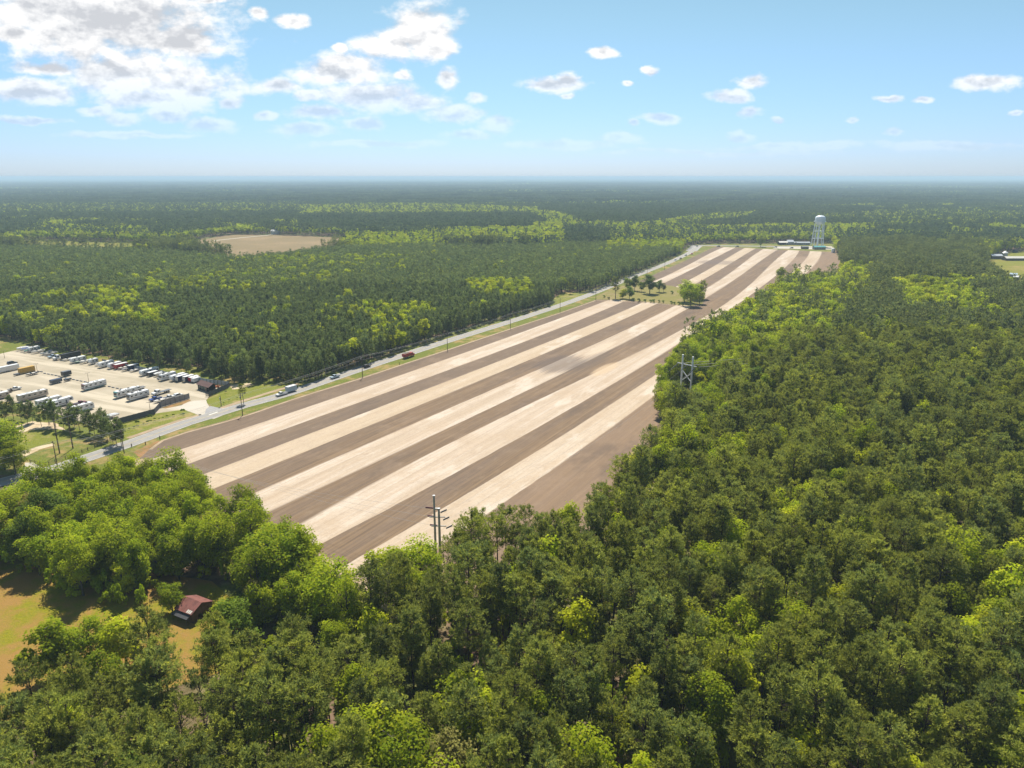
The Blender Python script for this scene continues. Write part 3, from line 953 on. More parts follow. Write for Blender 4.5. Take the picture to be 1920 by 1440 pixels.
BUSH = [mesh_np('bush_leaves', *broad_crown(61 + i, 3.4, 2.0, 7, 70, 0.42, 0.0)[:2], 4) for i in range(2)]

# mid and far prototypes (one mesh each)
PINE_MID = [make_pine(71 + i, 19 + i, 4.0 + 0.3 * i, 0.5, 1.5, 5, 5, 3, 1.25, 0.55, M_MPINE, hd=False) for i in range(3)]
YP_HD = [make_pine(81 + i, 11 + i, 2.3, 0.25, 0.8, 5, 6, 3, 0.75, 0.30, M_YPINE, cone=0.45, hd=False) for i in range(3)]
YP_MID = [make_pine(91 + i, 11 + i, 2.4, 0.32, 1.6, 4, 3, 2, 1.4, 0.7, M_YPINE, cone=0.45, hd=False) for i in range(3)]
BR_MID = [make_broad(101 + i, 14.5 + i, 4.6, 18, 38, 0.95, 0.15, (M_SPRING, M_SPRING, M_BROAD)[i], hd=False) for i in range(3)]
PINE_LOW = [make_pine(111 + i, 17 + i, 3.9, 0.55, 3.0, 3, 3, 2, 2.6, 1.5, M_FPINE, hd=False) for i in range(2)]
BR_LOW = [make_broad(121 + i, 15 + i, 5.4, 8, 12, 2.4, 0.2, (M_BROAD, M_SPRING)[i], hd=False) for i in range(2)]


def make_patch(seed, size, n, fb, leaf):
    """a piece of far canopy: many small crowns"""
    rng = np.random.default_rng(seed)
    Vs, ti, mi = [], [], []
    for _ in range(n):
        x, y = rng.uniform(-size / 2, size / 2, 2)
        br = rng.random() < fb
        H = rng.uniform(11, 16) if br else rng.uniform(15, 21)
        r_ = rng.uniform(3.5, 6.0) if br else rng.uniform(3, 4.6)
        k = 14
        d = rng.normal(size=(k, 3))
        d[:, 2] = np.abs(d[:, 2]) * 0.9 + 0.05
        d /= np.linalg.norm(d, axis=1)[:, None]
        cen = np.array([x, y, H - r_]) + d * np.array([r_, r_, r_ * (0.8 if br else 1.2)])
        nn = d + rng.normal(size=(k, 3)) * 0.3
        nn /= np.linalg.norm(nn, axis=1)[:, None]
        V, _f = leaves_quads(cen, nn, leaf, rng)
        Vs.append(V)
        ti.append(np.full(k, rng.uniform(0, 0.8)) * rng.uniform(0.6, 1.2, k))
        mi += [1 if br else 0] * k
        # skirt that closes the canopy from the side
        q = 5
        a0 = rng.uniform(0, 6.28)
        for j in range(q):
            a1, a2 = a0 + j * 6.283 / q, a0 + (j + 1) * 6.283 / q
            Vs.append(np.array([[x + math.cos(a1) * r_ * .9, y + math.sin(a1) * r_ * .9, 1], [x + math.cos(a2) * r_ * .9, y + math.sin(a2) * r_ * .9, 1],
                                [x + math.cos(a2) * r_ * .8, y + math.sin(a2) * r_ * .8, H - r_ * .6], [x + math.cos(a1) * r_ * .8, y + math.sin(a1) * r_ * .8, H - r_ * .6]]))
        ti.append(np.full(q, 0.1))
        mi += [1 if br else 0] * q
    V = np.concatenate(Vs)
    me = mesh_np('canopy', V, np.arange(len(V)), 4, mi, np.clip(np.concatenate(ti), 0, 1))
    me.materials.append(M_FPINE)
    me.materials.append(M_BROAD)
    return me


PATCH = [make_patch(131, 72, 105, 0.02, 4.2), make_patch(132, 72, 105, 0.10, 4.2), make_patch(133, 72, 95, 0.75, 4.6), make_patch(134, 72, 95, 0.95, 4.6)]

# ------------------------------------------------------------------ where trees stand
OPEN = poly([(-500, 560), (0, 634), (40, 640), (60, 649), (110, 655), (200, 664), (250, 676), (290, 684), (335, 688), (370, 695), (400, 703), (435, 711), (500, 716), (560, 722), (620, 703), (700, 678), (760, 655), (850, 627), (960, 593),
             (1030, 573), (1043, 555), (1062, 546), (1092, 549), (1110, 547), (1200, 511), (1280, 474), (1292, 460), (1330, 456.5), (1450, 456), (1560, 457), (1566, 466), (1573, 492),
             (1580, 500, 19), (1530, 503, 19), (1490, 506, 19), (1470, 512, 19), (1405, 552, 19), (1345, 582, 19), (1290, 608, 19), (1245, 652, 19), (1242, 690, 19), (1256, 735, 19), (1252, 775, 19), (1203, 842, 16), (1142, 912, 15), (1060, 942, 15),
             (1000, 955, 15), (880, 1000, 15.5), (845, 1036, 16), (760, 1038, 16.5), (700, 1065, 16), (678, 1095, 13), (640, 1070, 13), (600, 1015, 13), (545, 985, 13), (480, 935, 13), (430, 900, 13), (350, 862, 13), (290, 856, 13), (180, 872, 12), (100, 888, 12),
             (60, 902, 12), (0, 930, 12), (-400, 1000, 12)])
MEADOW = poly([(-500, 1050), (0, 1072), (90, 1094), (140, 1122), (220, 1142), (280, 1136), (308, 1118), (330, 1103), (385, 1100), (408, 1130), (405, 1170, 17), (350, 1182, 18), (300, 1205, 18), (250, 1190, 18), (200, 1185, 18), (100, 1200, 18), (60, 1250, 18), (0, 1270, 18), (-500, 1310, 18)])
FARF = poly([(340, 454), (400, 444), (440, 439.5), (520, 440.5), (645, 445), (655, 451), (635, 458, 12), (560, 466, 14), (440, 474, 15), (427, 467, 16), (378, 461, 16)])
STUB = poly([(40, 450), (250, 455.5), (370, 459), (250, 461, 14), (40, 455, 14)])
PAST = poly([(1850, 486), (1880, 474), (1960, 468), (2200, 480), (2200, 560), (1930, 528, 20), (1900, 520, 20), (1878, 500, 20), (1848, 494, 20)])
TOWER = poly([(1450, 456), (1560, 456), (1568, 470), (1450, 470)])
PATHGAP = poly([(650, 1085), (690, 1070), (708, 1130), (700, 1160), (672, 1130)])
pyx, pyy = G(1284, 748)
PYLONGAP = [(pyx - 10, pyy + 12), (pyx + 14, pyy + 12), (pyx + 9, pyy - 24), (pyx - 10, pyy - 24)]
SHEDGAP = [(-88, 158), (-64, 158), (-62, 131), (-84, 131)]
EXCL = [PYLONGAP, SHEDGAP, OPEN, MEADOW, FARF, STUB, PAST, TOWER, PATHGAP]
PLANT = [(-600, 700), (-600, 480), (0, 458), (300, 466), (430, 476), (620, 462), (700, 452), (900, 458), (1150, 452), (1290, 456), (1292, 480), (1030, 580), (560, 730), (300, 700), (0, 640)]
# image-space zones with their share of broadleaved trees
ZONES = [
    ([(-400, 840), (330, 840), (480, 900), (690, 1090), (640, 1160), (470, 1130), (380, 1090), (300, 1110), (-400, 1100)], 1.0),
    ([(20, 1150), (340, 1130), (340, 1190), (260, 1250), (40, 1290)], 1.0),
    ([(380, 1080), (460, 1080), (440, 1200), (340, 1230)], 0.6),
    ([(680, 1000), (830, 1000), (860, 1060), (700, 1120)], 0.9),
    ([(850, 930), (1040, 900), (1150, 880), (1160, 960), (1030, 990), (880, 1040)], 0.55),
    ([(1200, 700), (1330, 720), (1420, 780), (1400, 900), (1280, 900), (1180, 860)], 0.58),
    ([(1230, 700), (1230, 620), (1330, 560), (1450, 500), (1640, 500), (1620, 570), (1560, 610), (1500, 650), (1420, 690), (1300, 730)], 0.88),
    ([(1640, 500), (1920, 520), (2100, 560), (2100, 640), (1700, 590)], 0.38),
    ([(1700, 420), (2000, 430), (2000, 480), (1850, 475), (1700, 450)], 0.75),
    ([(1140, 425), (1560, 430), (1640, 440), (1560, 470), (1140, 460)], 0.72),
    ([(870, 524), (900, 518), (990, 522), (1000, 545), (960, 552), (890, 545)], 0.65),
    ([(590, 575), (700, 560), (830, 565), (830, 600), (760, 625), (620, 640), (560, 620)], 0.17),
    ([(380, 590), (560, 570), (560, 640), (430, 640)], 0.06),
    ([(0, 560), (200, 530), (330, 545), (300, 600), (0, 625)], 0.18),
    ([(200, 530), (330, 500), (560, 470), (720, 470), (700, 500), (480, 545), (330, 545)], 0.13),
    ([(0, 405), (380, 412), (560, 405), (560, 425), (300, 440), (0, 440)], 0.45),
    ([(-100, 383), (560, 378), (560, 398), (-100, 402)], 0.75),
    ([(60, 425), (260, 432), (380, 440), (380, 452), (40, 450)], 0.7),
    ([(1640, 470), (1760, 480), (1900, 520), (1760, 520), (1620, 490)], 0.04),
    ([(1640, 330), (1920, 340), (1920, 470), (1800, 474), (1640, 440)], 0.6),
    ([(640, 470), (830, 470), (760, 500), (560, 520)], 0.16),
    ([(560, 384), (760, 380), (1010, 388), (1010, 400), (760, 402), (560, 404)], 0.88),
    ([(560, 404), (1000, 404), (1000, 424), (560, 428)], 0.02),
    ([(560, 430), (700, 436), (860, 430), (1060, 420), (1060, 452), (900, 452), (700, 458), (560, 458)], 0.92),
    ([(980, 392), (1060, 398), (1100, 420), (1060, 428), (1010, 410)], 0.9),
    ([(1100, 428), (1200, 418), (1320, 400), (1420, 396), (1400, 410), (1260, 424), (1200, 434)], 0.85),
    ([(1440, 396), (1560, 400), (1760, 392), (1920, 396), (1920, 412), (1700, 420), (1560, 412)], 0.75),
]
rng = np.random.default_rng(5)


def vnoise(x, y, cell, seed):
    """smooth value noise"""
    h = lambda i, j: np.abs(np.sin(i * 127.1 + j * 311.7 + seed * 74.7) * 43758.5453) % 1.0
    gx, gy = x / cell, y / cell
    i, j = np.floor(gx), np.floor(gy)
    fx, fy = gx - i, gy - j
    fx, fy = fx * fx * (3 - 2 * fx), fy * fy * (3 - 2 * fy)
    return (h(i, j) * (1 - fx) + h(i + 1, j) * fx) * (1 - fy) + (h(i, j + 1) * (1 - fx) + h(i + 1, j + 1) * fx) * fy


def grid(ymin, ymax, sp, jit=0.42, mu=230, mv=360):
    """jittered points of the strip ymin..ymax that the camera (or one near it) can see"""
    xm = ymax * 0.78 + 80
    xs = np.arange(-xm, xm, sp)
    ys = np.arange(ymin, ymax, sp * 0.87)
    X, Y = np.meshgrid(xs, ys)
    X = X + (np.arange(len(ys)) % 2)[:, None] * sp / 2
    X = (X + rng.uniform(-jit, jit, X.shape) * sp).ravel()
    Y = (Y + rng.uniform(-jit, jit, Y.shape) * sp).ravel()
    u, v = PX(X, Y, 8.0)
    u2, v2 = PX(X, Y, 20.0)
    k = (u > -mu) & (u < 1920 + mu) & (v2 < 1440 + mv)
    return X[k], Y[k]


def free(X, Y):
    k = np.ones(len(X), bool)
    for e in EXCL:
        k &= ~inside(X, Y, e)
    return k


def broad_share(X, Y):
    u, v = PX(X, Y, 12.0)
    s = 0.15 + 0.25 * (vnoise(X, Y, 45, 1) > 0.66) * (Y < 700)
    dist = np.hypot(X, Y)
    far = (dist > 800)
    bandn = vnoise(X * 0.55, Y, 330, 3) * 0.6 + vnoise(X * 0.6, Y, 120, 4) * 0.4
    s = np.where(far, np.clip((bandn - 0.56) * 9, 0.02, 0.95), s)
    pl = inside(u, v, PLANT)
    pn = vnoise(X, Y, 40, 8) * 0.6 + vnoise(X, Y, 95, 9) * 0.4
    s = np.where(pl, np.where(pn > 0.82, 0.22, 0.008), s)
    for z, q in ZONES:
        k = inside(u, v, z)
        if q > 0.6:
            s = np.where(k, q, s)
        else:
            s = np.where(k, np.clip(q * (0.4 + 2.2 * (vnoise(X, Y, 38, 6) > 0.55)), 0, 0.95), s)
    return s, pl


# --- near woods: high detail
X, Y = grid(62, 400, 5.3)
k = free(X, Y)
X, Y = X[k], Y[k]
sh, pl = broad_share(X, Y)
isb = rng.random(len(X)) < sh
k = ~pl
SOLO_UV = [(530, 1120), (620, 1180), (575, 1150), (735, 1135), (790, 1112), (1872, 1215), (330, 1150), (425, 1182), (100, 1275), (175, 1262), (235, 1250), (8, 880), (28, 888), (1461, 525)]
SP = [G(*q) for q in SOLO_UV]
near = [(x, y, b) for x, y, b in zip(X[k], Y[k], isb[k]) if min(math.hypot(x - a, y - c) for a, c in SP) > 4.0]
# broadleaved crowns are wider: thin them a little
near = [q for q in near if not (q[2] and rng.random() < 0.14) and rng.random() > 0.06 and not (vnoise(np.array([q[0]]), np.array([q[1]]), 17, 33)[0] > 0.86)]
near.sort(key=lambda q: math.hypot(q[0], q[1]))


def visible(x, y, h=18):
    u, v = PX(x, y, h)
    u0, v0 = PX(x, y, 6)
    return -10 < u < 1930 and v < 1450 and u0 > -30


def tree_thing(name, cm, tm, x, y, sc_, rz, label, cat, group):
    r = empty(name, (x, y, 0), rz, label, cat, group)
    r.scale = (sc_[0], sc_[0] * rnd.uniform(0.9, 1.1), sc_[1])
    r.rotation_euler = (rnd.gauss(0, 0.025), rnd.gauss(0, 0.025), rz)
    link('crown', cm, r)
    link('trunk', tm, r)
    return r


def where_words(x, y):
    u, v = PX(x, y, 15)
    h = 'left part' if u < 640 else ('middle' if u < 1280 else 'right part')
    if v > 1200:
        w = 'at the bottom edge of the photo, ' + h
    elif v > 1000:
        w = 'in the near woods below the field, ' + h
    elif v > 800:
        w = 'in the woods beside the field, ' + h
    else:
        w = 'in the woods farther along the field, ' + h
    return w


PN = ['tall round pine', 'broad-crowned pine', 'slim pine', 'high domed pine', 'short dense pine', 'flat-topped pine', 'sparse open pine', 'very narrow pine']
BN = ['leafy green tree', 'large bright green tree', 'low bright green tree', 'dark green leafy tree', 'small bright green tree', 'tall narrow leafy tree', 'olive brown budding tree', 'thin half-leafed tree']
HB = ['far left', 'left', 'left of centre', 'near the centre line', 'right of centre', 'right', 'far right']
cnt = {'p': 0, 'b': 0}
rest_pts = []    # leftover near trees -> woodland stuff
chosen = []
nsh = broad_share(np.array([q[0] for q in near]), np.array([q[1] for q in near]))[0]
for (x, y, b), shr in zip(near, nsh):
    v_ = rnd.choice((0, 0, 1, 1, 2, 2, 2, 3, 5, 5, 4, 0, 6, 1, 5, 2)) if b else rnd.randrange(8)
    rz = rnd.uniform(0, 6.28)
    s1 = rnd.uniform(0.76, 1.18)
    s2 = s1 ** 0.6 * rnd.uniform(0.88, 1.08)
    u, vv = PX(x, y, 14)
    if b and vv < 760 and v_ == 3 and rnd.random() < 0.5:
        v_ = 0
    if b and shr < 0.5:
        s1 *= 1.12
        s2 *= 1.22
        if rnd.random() < 0.4:
            v_ = 4
            s1, s2 = s1 * 1.25, s2 * 1.4
    key = 'b' if b else 'p'
    if visible(x, y) and cnt[key] < 300:
        cnt[key] += 1
        hb = HB[int(min(6, max(0, u // 275)))]
        row = 'in the lowest tree rows' if vv > 1290 else 'low in the photo' if vv > 1120 else 'in the near woods' if vv > 960 else 'at mid-height' if vv > 820 else 'up the wood edge'
        chosen.append([x, y, b, v_, rz, s1, s2, u, (BN if b else PN)[v_] + ', ' + hb + ', ' + row, row, hb])
    else:
        rest_pts.append((x, y, v_ + (8 if b else 0), rz, s1, s2))
by = {}
for q in chosen:
    by.setdefault(q[8], []).append(q)
ORD = ['first', 'second', 'third', 'fourth', 'fifth', 'sixth', 'seventh', 'eighth', 'ninth', 'tenth', 'eleventh', 'twelfth', 'thirteenth', 'fourteenth', 'fifteenth', 'sixteenth', 'seventeenth', 'eighteenth', 'nineteenth', 'twentieth', 'twenty-first', 'twenty-second', 'twenty-third', 'twenty-fourth', 'twenty-fifth', 'twenty-sixth', 'twenty-seventh', 'twenty-eighth']
for lab, qs in by.items():
    qs.sort(key=lambda q: q[7])
    for i, (x, y, b, v_, rz, s1, s2, u, l_, row, hb) in enumerate(qs):
        if len(qs) > 1:
            l_ = lab + ', ' + ORD[min(i, 27)] + ' from left'
        cm, tm = (BROAD_HD if b else PINE_HD)[v_]
        tree_thing('broadleaf_tree' if b else 'pine_tree', cm, tm, x, y, (s1, s2), rz, l_, 'tree', 'broadleaved trees of the near woods' if b else 'pines of the near woods')

# individual trees with a place of their own (u, v of the foot, kind, height scale, width scale, label)
def place_tree(u, v, kind, var, sw, sh_, label, group=None, name=None):
    x, y = G(u, v)
    cm, tm = (BROAD_HD if kind == 'b' else PINE_HD)[var]
    return tree_thing(name or ('broadleaf_tree' if kind == 'b' else 'pine_tree'), cm, tm, x, y, (sw, sh_), rnd.uniform(0, 6.28), label, 'tree', group)


SOLO = [
    (457, 757, 'p', 0, 0.62, 0.46, 'small round-topped pine standing alone beside the road'),
    (1154, 560, 'p', 4, 1.75, 1.15, 'dark pine at the left end of the tree island in the field'),
    (1167, 560, 'b', 4, 1.2, 0.85, 'small green tree right of the dark pine on the field island'),
    (1180, 561, 'b', 3, 1.0, 0.75, 'bushy green tree, third from the left on the field island'),
    (1176, 545, 'b', 2, 1.0, 1.0, 'light green tree at the back left of the field island'),
    (1190, 545, 'b', 3, 1.0, 0.95, 'small dark tree at the back of the field island'),
    (1218, 551, 'b', 3, 1.75, 1.15, 'round dark oak in the middle of the field island'),
    (1236, 548, 'b', 3, 0.9, 0.75, 'thin small tree right of the round oak on the field island'),
    (1244, 548, 'b', 7, 0.8, 0.8, 'second thin tree right of the round oak on the field island'),
    (1202, 547, 'b', 2, 0.8, 0.8, 'thin small tree left of the round oak on the field island'),
    (1283, 566, 'b', 1, 1.45, 1.15, 'big light green tree at the right end of the field island'),
    (1294, 574, 'b', 0, 1.6, 1.25, 'large leafy tree in front at the right end of the field island'),
    (1303, 562, 'b', 2, 1.8, 1.2, 'bushy tree behind the large leafy one on the field island'),
    (1311, 570, 'b', 0, 1.1, 0.8, 'low leafy tree at the lower right tip of the field island'),
    (1317, 560, 'p', 4, 1.5, 0.95, 'dark conifer at the right tip of the field island'),
    (1463, 526, 'b', 0, 1.15, 0.95, 'lone green tree standing out over the field edge'),
    (1426, 463, 'b', 0, 1.4, 1.2, 'round green tree by the far road across the field'),
    (1069, 551, 'p', 4, 1.0, 0.6, 'small dark pine in the clearing left of the road'),
    (8, 880, 'b', 1, 1.5, 1.1, 'big yellow green tree at the left edge above the road'),
    (-14, 868, 'b', 5, 1.5, 1.05, 'tall tree at the very left edge of the photo'),
    (30, 890, 'b', 0, 1.1, 0.85, 'green tree right of the big yellow green one by the road'),
    (530, 1120, 'b', 1, 1.62, 1.2, 'large round bright green tree left of the field corner'),
    (622, 1175, 'b', 1, 1.45, 1.05, 'broad yellow green tree right below the round one'),
    (575, 1152, 'b', 2, 1.5, 1.1, 'bushy bright tree between the two large round ones'),
    (735, 1135, 'b', 0, 1.5, 1.08, 'rounded bright green tree right of the field corner'),
    (790, 1112, 'b', 1, 1.2, 0.92, 'bright green tree left of the twin steel poles'),
    (1872, 1215, 'b', 4, 1.5, 1.95, 'single bright yellow green tree near the right edge'),
    (324, 1146, 'b', 2, 0.85, 0.62, 'small leafy tree behind the red-roofed shed'),
    (436, 1186, 'b', 2, 1.1, 0.72, 'small bright tree right of the red-roofed shed'),
    (95, 1275, 'b', 4, 1.5, 1.35, 'bright green tree at the lower edge of the meadow'),
    (130, 1260, 'b', 2, 1.1, 0.9, 'bright leafy tree just left of the middle one below the meadow'),
    (180, 1262, 'b', 0, 1.15, 0.9, 'leafy bright tree below the meadow'),
    (240, 1255, 'b', 4, 1.5, 1.3, 'yellow green tree below the meadow, right of the others'),
]
for s in SOLO:
    place_tree(*s)
# pines in front of the lot
for i, (u, v) in enumerate([(-8, 796), (10, 792), (26, 786), (40, 790), (52, 796), (62, 792), (78, 800), (92, 798), (105, 802), (120, 806), (133, 808), (140, 800), (150, 808), (168, 812), (178, 818), (190, 822), (196, 812), (202, 826), (212, 832), (220, 838), (228, 836)]):
    x, y = G(u, v)
    ordw = ['first', 'second', 'third', 'fourth', 'fifth', 'sixth', 'seventh', 'eighth', 'ninth', 'tenth', 'eleventh', 'twelfth', 'thirteenth', 'fourteenth', 'fifteenth', 'sixteenth', 'seventeenth', 'eighteenth', 'nineteenth', 'twentieth', 'twenty-first'][i]
    e = rnd.uniform(0.8, 1.1)
    tree_thing('pine_tree', LOTP[i % 3][0], LOTP[i % 3][1], x, y, (e * rnd.uniform(0.9, 1.15), e), rnd.uniform(0, 6.28), ordw + ' small pine from the left in the row in front of the gravel lot', 'tree', 'row of small pines in front of the lot')
for i, (u, v) in enumerate([(100, 661), (118, 663), (140, 667), (160, 669), (180, 674), (205, 678), (222, 682), (262, 688), (300, 695), (340, 698), (354, 701), (402, 710), (416, 708), (440, 716), (452, 717), (475, 719)]):
    x, y = G(u, v)
    e = rnd.uniform(0.75, 1.15)
    tree_thing('pine_tree', LOTP[i % 3][0], LOTP[i % 3][1], x, y, (e, e), rnd.uniform(0, 6.28), ORD[i] + ' loose pine from the left on the grass behind the long lot fence', 'tree', 'loose pines on the grass behind the lot')
# hedge bushes at the front of the island
for m_ in BUSH:
    m_.materials.append(M_BROAD2)
for i, (u, v) in enumerate([(1132, 558), (1188, 565), (1197, 566), (1210, 567), (1219, 567), (1226, 568), (1235, 567), (1244, 568), (1258, 570), (1265, 571), (1272, 572), (1280, 574), (1259, 551), (1142, 562)]):
    x, y = G(u, v)
    o = link('bush', BUSH[i % 2])
    o.location = (x, y, 0)
    s = rnd.uniform(0.6, 1.0)
    o.scale = (s * 1.1, s * 1.1, s)
    tag(o, ORD[i] + ' dark bush placed along the low hedge around the field island', 'bush', 'hedge bushes on the field island')


# ------------------------------------------------------------------ woodland stuff: geometry nodes instancing on points
def stuff(name, pts, sources, label, cat='woodland'):
    """pts: (x, y, z, variant, rot, s1, s2); sources: list of lists of objects, one list per variant"""
    A = np.array(pts, np.float32)
    me = bpy.data.meshes.new(name)
    me.vertices.add(len(A))
    me.vertices.foreach_set('co', A[:, :3].ravel().copy())
    for nm, typ, key, col in (('var', 'INT', 'value', A[:, 3].astype(np.int32)), ('rot', 'FLOAT', 'value', A[:, 4]), ('sxy', 'FLOAT', 'value', A[:, 5]), ('sz', 'FLOAT', 'value', A[:, 6])):
        at = me.attributes.new(nm, typ, 'POINT')
        at.data.foreach_set(key, np.ascontiguousarray(col))
    o = link(name, me)
    ng = bpy.data.node_groups.new(name, 'GeometryNodeTree')
    ng.interface.new_socket('Geometry', in_out='INPUT', socket_type='NodeSocketGeometry')
    ng.interface.new_socket('Geometry', in_out='OUTPUT', socket_type='NodeSocketGeometry')
    N = ng.nodes
    L = ng.links
    gi = N.new('NodeGroupInput')
    go = N.new('NodeGroupOutput')
    jn = N.new('GeometryNodeJoinGeometry')

    def attr(nm, typ):
        a = N.new('GeometryNodeInputNamedAttribute')
        a.data_type = typ
        a.inputs['Name'].default_value = nm
        return a.outputs[0]
    va, ro, sx_, sz_ = attr('var', 'INT'), attr('rot', 'FLOAT'), attr('sxy', 'FLOAT'), attr('sz', 'FLOAT')
    cr = N.new('ShaderNodeCombineXYZ')
    L.new(ro, cr.inputs[2])
    cs_ = N.new('ShaderNodeCombineXYZ')
    L.new(sx_, cs_.inputs[0])
    L.new(sx_, cs_.inputs[1])
    L.new(sz_, cs_.inputs[2])
    for k, objs in enumerate(sources):
        cmp_ = N.new('FunctionNodeCompare')
        cmp_.data_type = 'INT'
        cmp_.operation = 'EQUAL'
        L.new(va, cmp_.inputs[2])
        cmp_.inputs[3].default_value = k
        for ob in objs:
            oi = N.new('GeometryNodeObjectInfo')
            oi.transform_space = 'ORIGINAL'
            oi.inputs['Object'].default_value = ob
            oi.inputs['As Instance'].default_value = True
            ip = N.new('GeometryNodeInstanceOnPoints')
            L.new(gi.outputs[0], ip.inputs['Points'])
            L.new(cmp_.outputs[0], ip.inputs['Selection'])
            L.new(oi.outputs['Geometry'], ip.inputs['Instance'])
            L.new(cr.outputs[0], ip.inputs['Rotation'])
            L.new(cs_.outputs[0], ip.inputs['Scale'])
            L.new(ip.outputs[0], jn.inputs[0])
    L.new(jn.outputs[0], go.inputs[0])
    md = o.modifiers.new('scatter', 'NODES')
    md.node_group = ng
    return tag(o, label, cat, None, 'stuff')


def carriers(meshes):
    """find or make a real tree of the scene that carries each mesh"""
    out = []
    for me in meshes:
        out.append(next(o for o in C.objects if o.data == me))
    return out


cr_p = carriers([a for a, b in PINE_HD])
tr_p = carriers([b for a, b in PINE_HD])
cr_b = carriers([a for a, b in BROAD_HD])
tr_b = carriers([b for a, b in BROAD_HD])
stuff('woodland', [(x, y, 0, v_, rz, s1, s2) for x, y, v_, rz, s1, s2 in rest_pts], [[a, b] for a, b in zip(cr_p, tr_p)] + [[a, b] for a, b in zip(cr_b, tr_b)],
      'dense mixed woodland beyond the nearest trees on the right and left of the field')

# understorey between the near trees
X, Y = grid(66, 420, 3.7)
k = free(X, Y)
X, Y = X[k], Y[k]
sh, pl = broad_share(X, Y)
k = (~pl) & (vnoise(X, Y, 14, 21) > 0.30) & (rng.random(len(X)) < 0.8)
X, Y = X[k], Y[k]
UB = []
for i in range(2):
    me = mesh_np('understorey', *broad_crown(161 + i, 4.2, 2.1, 8, 42, 0.55, 0.0)[:2], 4)
    me.materials.append((M_SPRING, M_BROAD)[i])
    x, y = G(640 + 60 * i, 1190 + 15 * i)
    o = link('bush', me)
    o.location = (x, y, 0)
    tag(o, ('light green bush at the end of the dirt path by the field corner', 'dark green bush beside the dirt path below the field corner')[i], 'bush')
    UB.append([o])
pts = [(x, y, 0, int(rng.random() < 0.35), rng.uniform(0, 6.28), rng.uniform(0.5, 1.1), rng.uniform(0.5, 1.9)) for x, y in zip(X, Y)]
stuff('understorey', pts, UB, 'green understorey of bushes and saplings between the near trees', 'undergrowth')


# --- middle distance
def mid_tree(me, u, v, name, label, z=0):
    x, y = G(u, v)
    o = link(name, me)
    o.location = (x, y, z)
    tag(o, label, 'tree')
    return [o]


src_mid = [mid_tree(me, *a) for me, a in zip(PINE_MID + YP_HD + BR_MID + YP_MID, [
    (1660, 560, 'pine_tree', 'mature pine in the dark forest right of the far field end'), (1700, 640, 'pine_tree', 'mature pine in the middle of the right-hand forest'), (1800, 520, 'pine_tree', 'tall pine left of the tan pasture'),
    (480, 702, 'pine_tree', 'young pine at the plantation edge above the sand heap'), (350, 697, 'pine_tree', 'young pine standing just behind the lot fence'), (410, 700, 'pine_tree', 'bushy young pine between the lot fence and the plantation'),
    (645, 688, 'broadleaf_tree', 'bright yellow green tree at the plantation edge above the road'), (668, 683, 'broadleaf_tree', 'bright tree behind the second roadside pole'), (1052, 548, 'broadleaf_tree', 'dark tree at the back of the roadside clearing'),
    (700, 560, 'pine_tree', 'young pine in the middle of the left plantation'), (1150, 500, 'pine_tree', 'young pine in the upper right of the left plantation'), (200, 520, 'pine_tree', 'young pine in the far left of the plantation')])]
pts = []
X, Y = grid(290, 620, 3.9)
k = free(X, Y)
X, Y = X[k], Y[k]
sh, pl = broad_share(X, Y)
k = pl & (rng.random(len(X)) > 0.06)
isb = rng.random(len(X)) < sh
for x, y, b in zip(X[k], Y[k], isb[k]):
    e = rng.uniform(0.78, 1.18)
    pts.append((x, y, 0, (6 + rng.integers(0, 3)) if b else 3 + rng.integers(0, 3), rng.uniform(0, 6.28), e * (0.78 if b else 1), e * (0.88 if b else 1)))
X, Y = grid(620, 1250, 4.3, mu=120)
k = free(X, Y)
X, Y = X[k], Y[k]
sh, pl = broad_share(X, Y)
isb = rng.random(len(X)) < sh
for x, y, b in zip(X[pl], Y[pl], isb[pl]):
    e = rng.uniform(0.78, 1.18)
    pts.append((x, y, 0, (6 + rng.integers(0, 3)) if b else 9 + rng.integers(0, 3), rng.uniform(0, 6.28), e * (0.78 if b else 1), e * (0.88 if b else 1)))
X, Y = grid(400, 1000, 5.5, mu=120)
k = free(X, Y)
X, Y = X[k], Y[k]
sh, pl = broad_share(X, Y)
isb = rng.random(len(X)) < sh
for x, y, b in zip(X[~pl], Y[~pl], isb[~pl]):
    e = rng.uniform(0.75, 1.12)
    if b:
        e *= 1.15
    pts.append((x, y, 0, (6 + (rng.integers(0, 5) * 2) // 3 % 3) if b else rng.integers(0, 3), rng.uniform(0, 6.28), e, e * rng.uniform(0.95, 1.12)))
stuff('forest', pts, src_mid, 'pine plantation and mixed forest on both sides of the field')

# --- far trees, one by one to 2.6 km
src_low = [mid_tree(me, *a) for me, a in zip(PINE_LOW + BR_LOW, [
    (1300, 432, 'pine_tree', 'far pine in the dark block behind the road junction'), (900, 435, 'pine_tree', 'far pine behind the bright band left of the field'),
    (1350, 452, 'broadleaf_tree', 'bright green tree behind the far road across the field'), (1500, 448, 'broadleaf_tree', 'dark green tree behind the white farm sheds by the tower'),])]
pts = []
for y0, y1, sp in ((1000, 1700, 7.0), (1700, 2600, 8.6)):
    X, Y = grid(y0, y1, sp, mu=60)
    k = free(X, Y)
    X, Y = X[k], Y[k]
    sh, pl = broad_share(X, Y)
    if y0 == 1000:
        k = ~(pl & (Y < 1250))
        X, Y, sh = X[k], Y[k], sh[k]
    isb = rng.random(len(X)) < sh
    for x, y, b in zip(X, Y, isb):
        e = rng.uniform(0.8, 1.15) * (sp / 7.0) ** 0.6
        pts.append((x, y, 0, (2 + (rng.random() < 0.3)) if b else rng.integers(0, 2), rng.uniform(0, 6.28), e, rng.uniform(0.85, 1.1)))
stuff('distant_forest', pts, src_low, 'far forest of pines and bright green broadleaved bands')

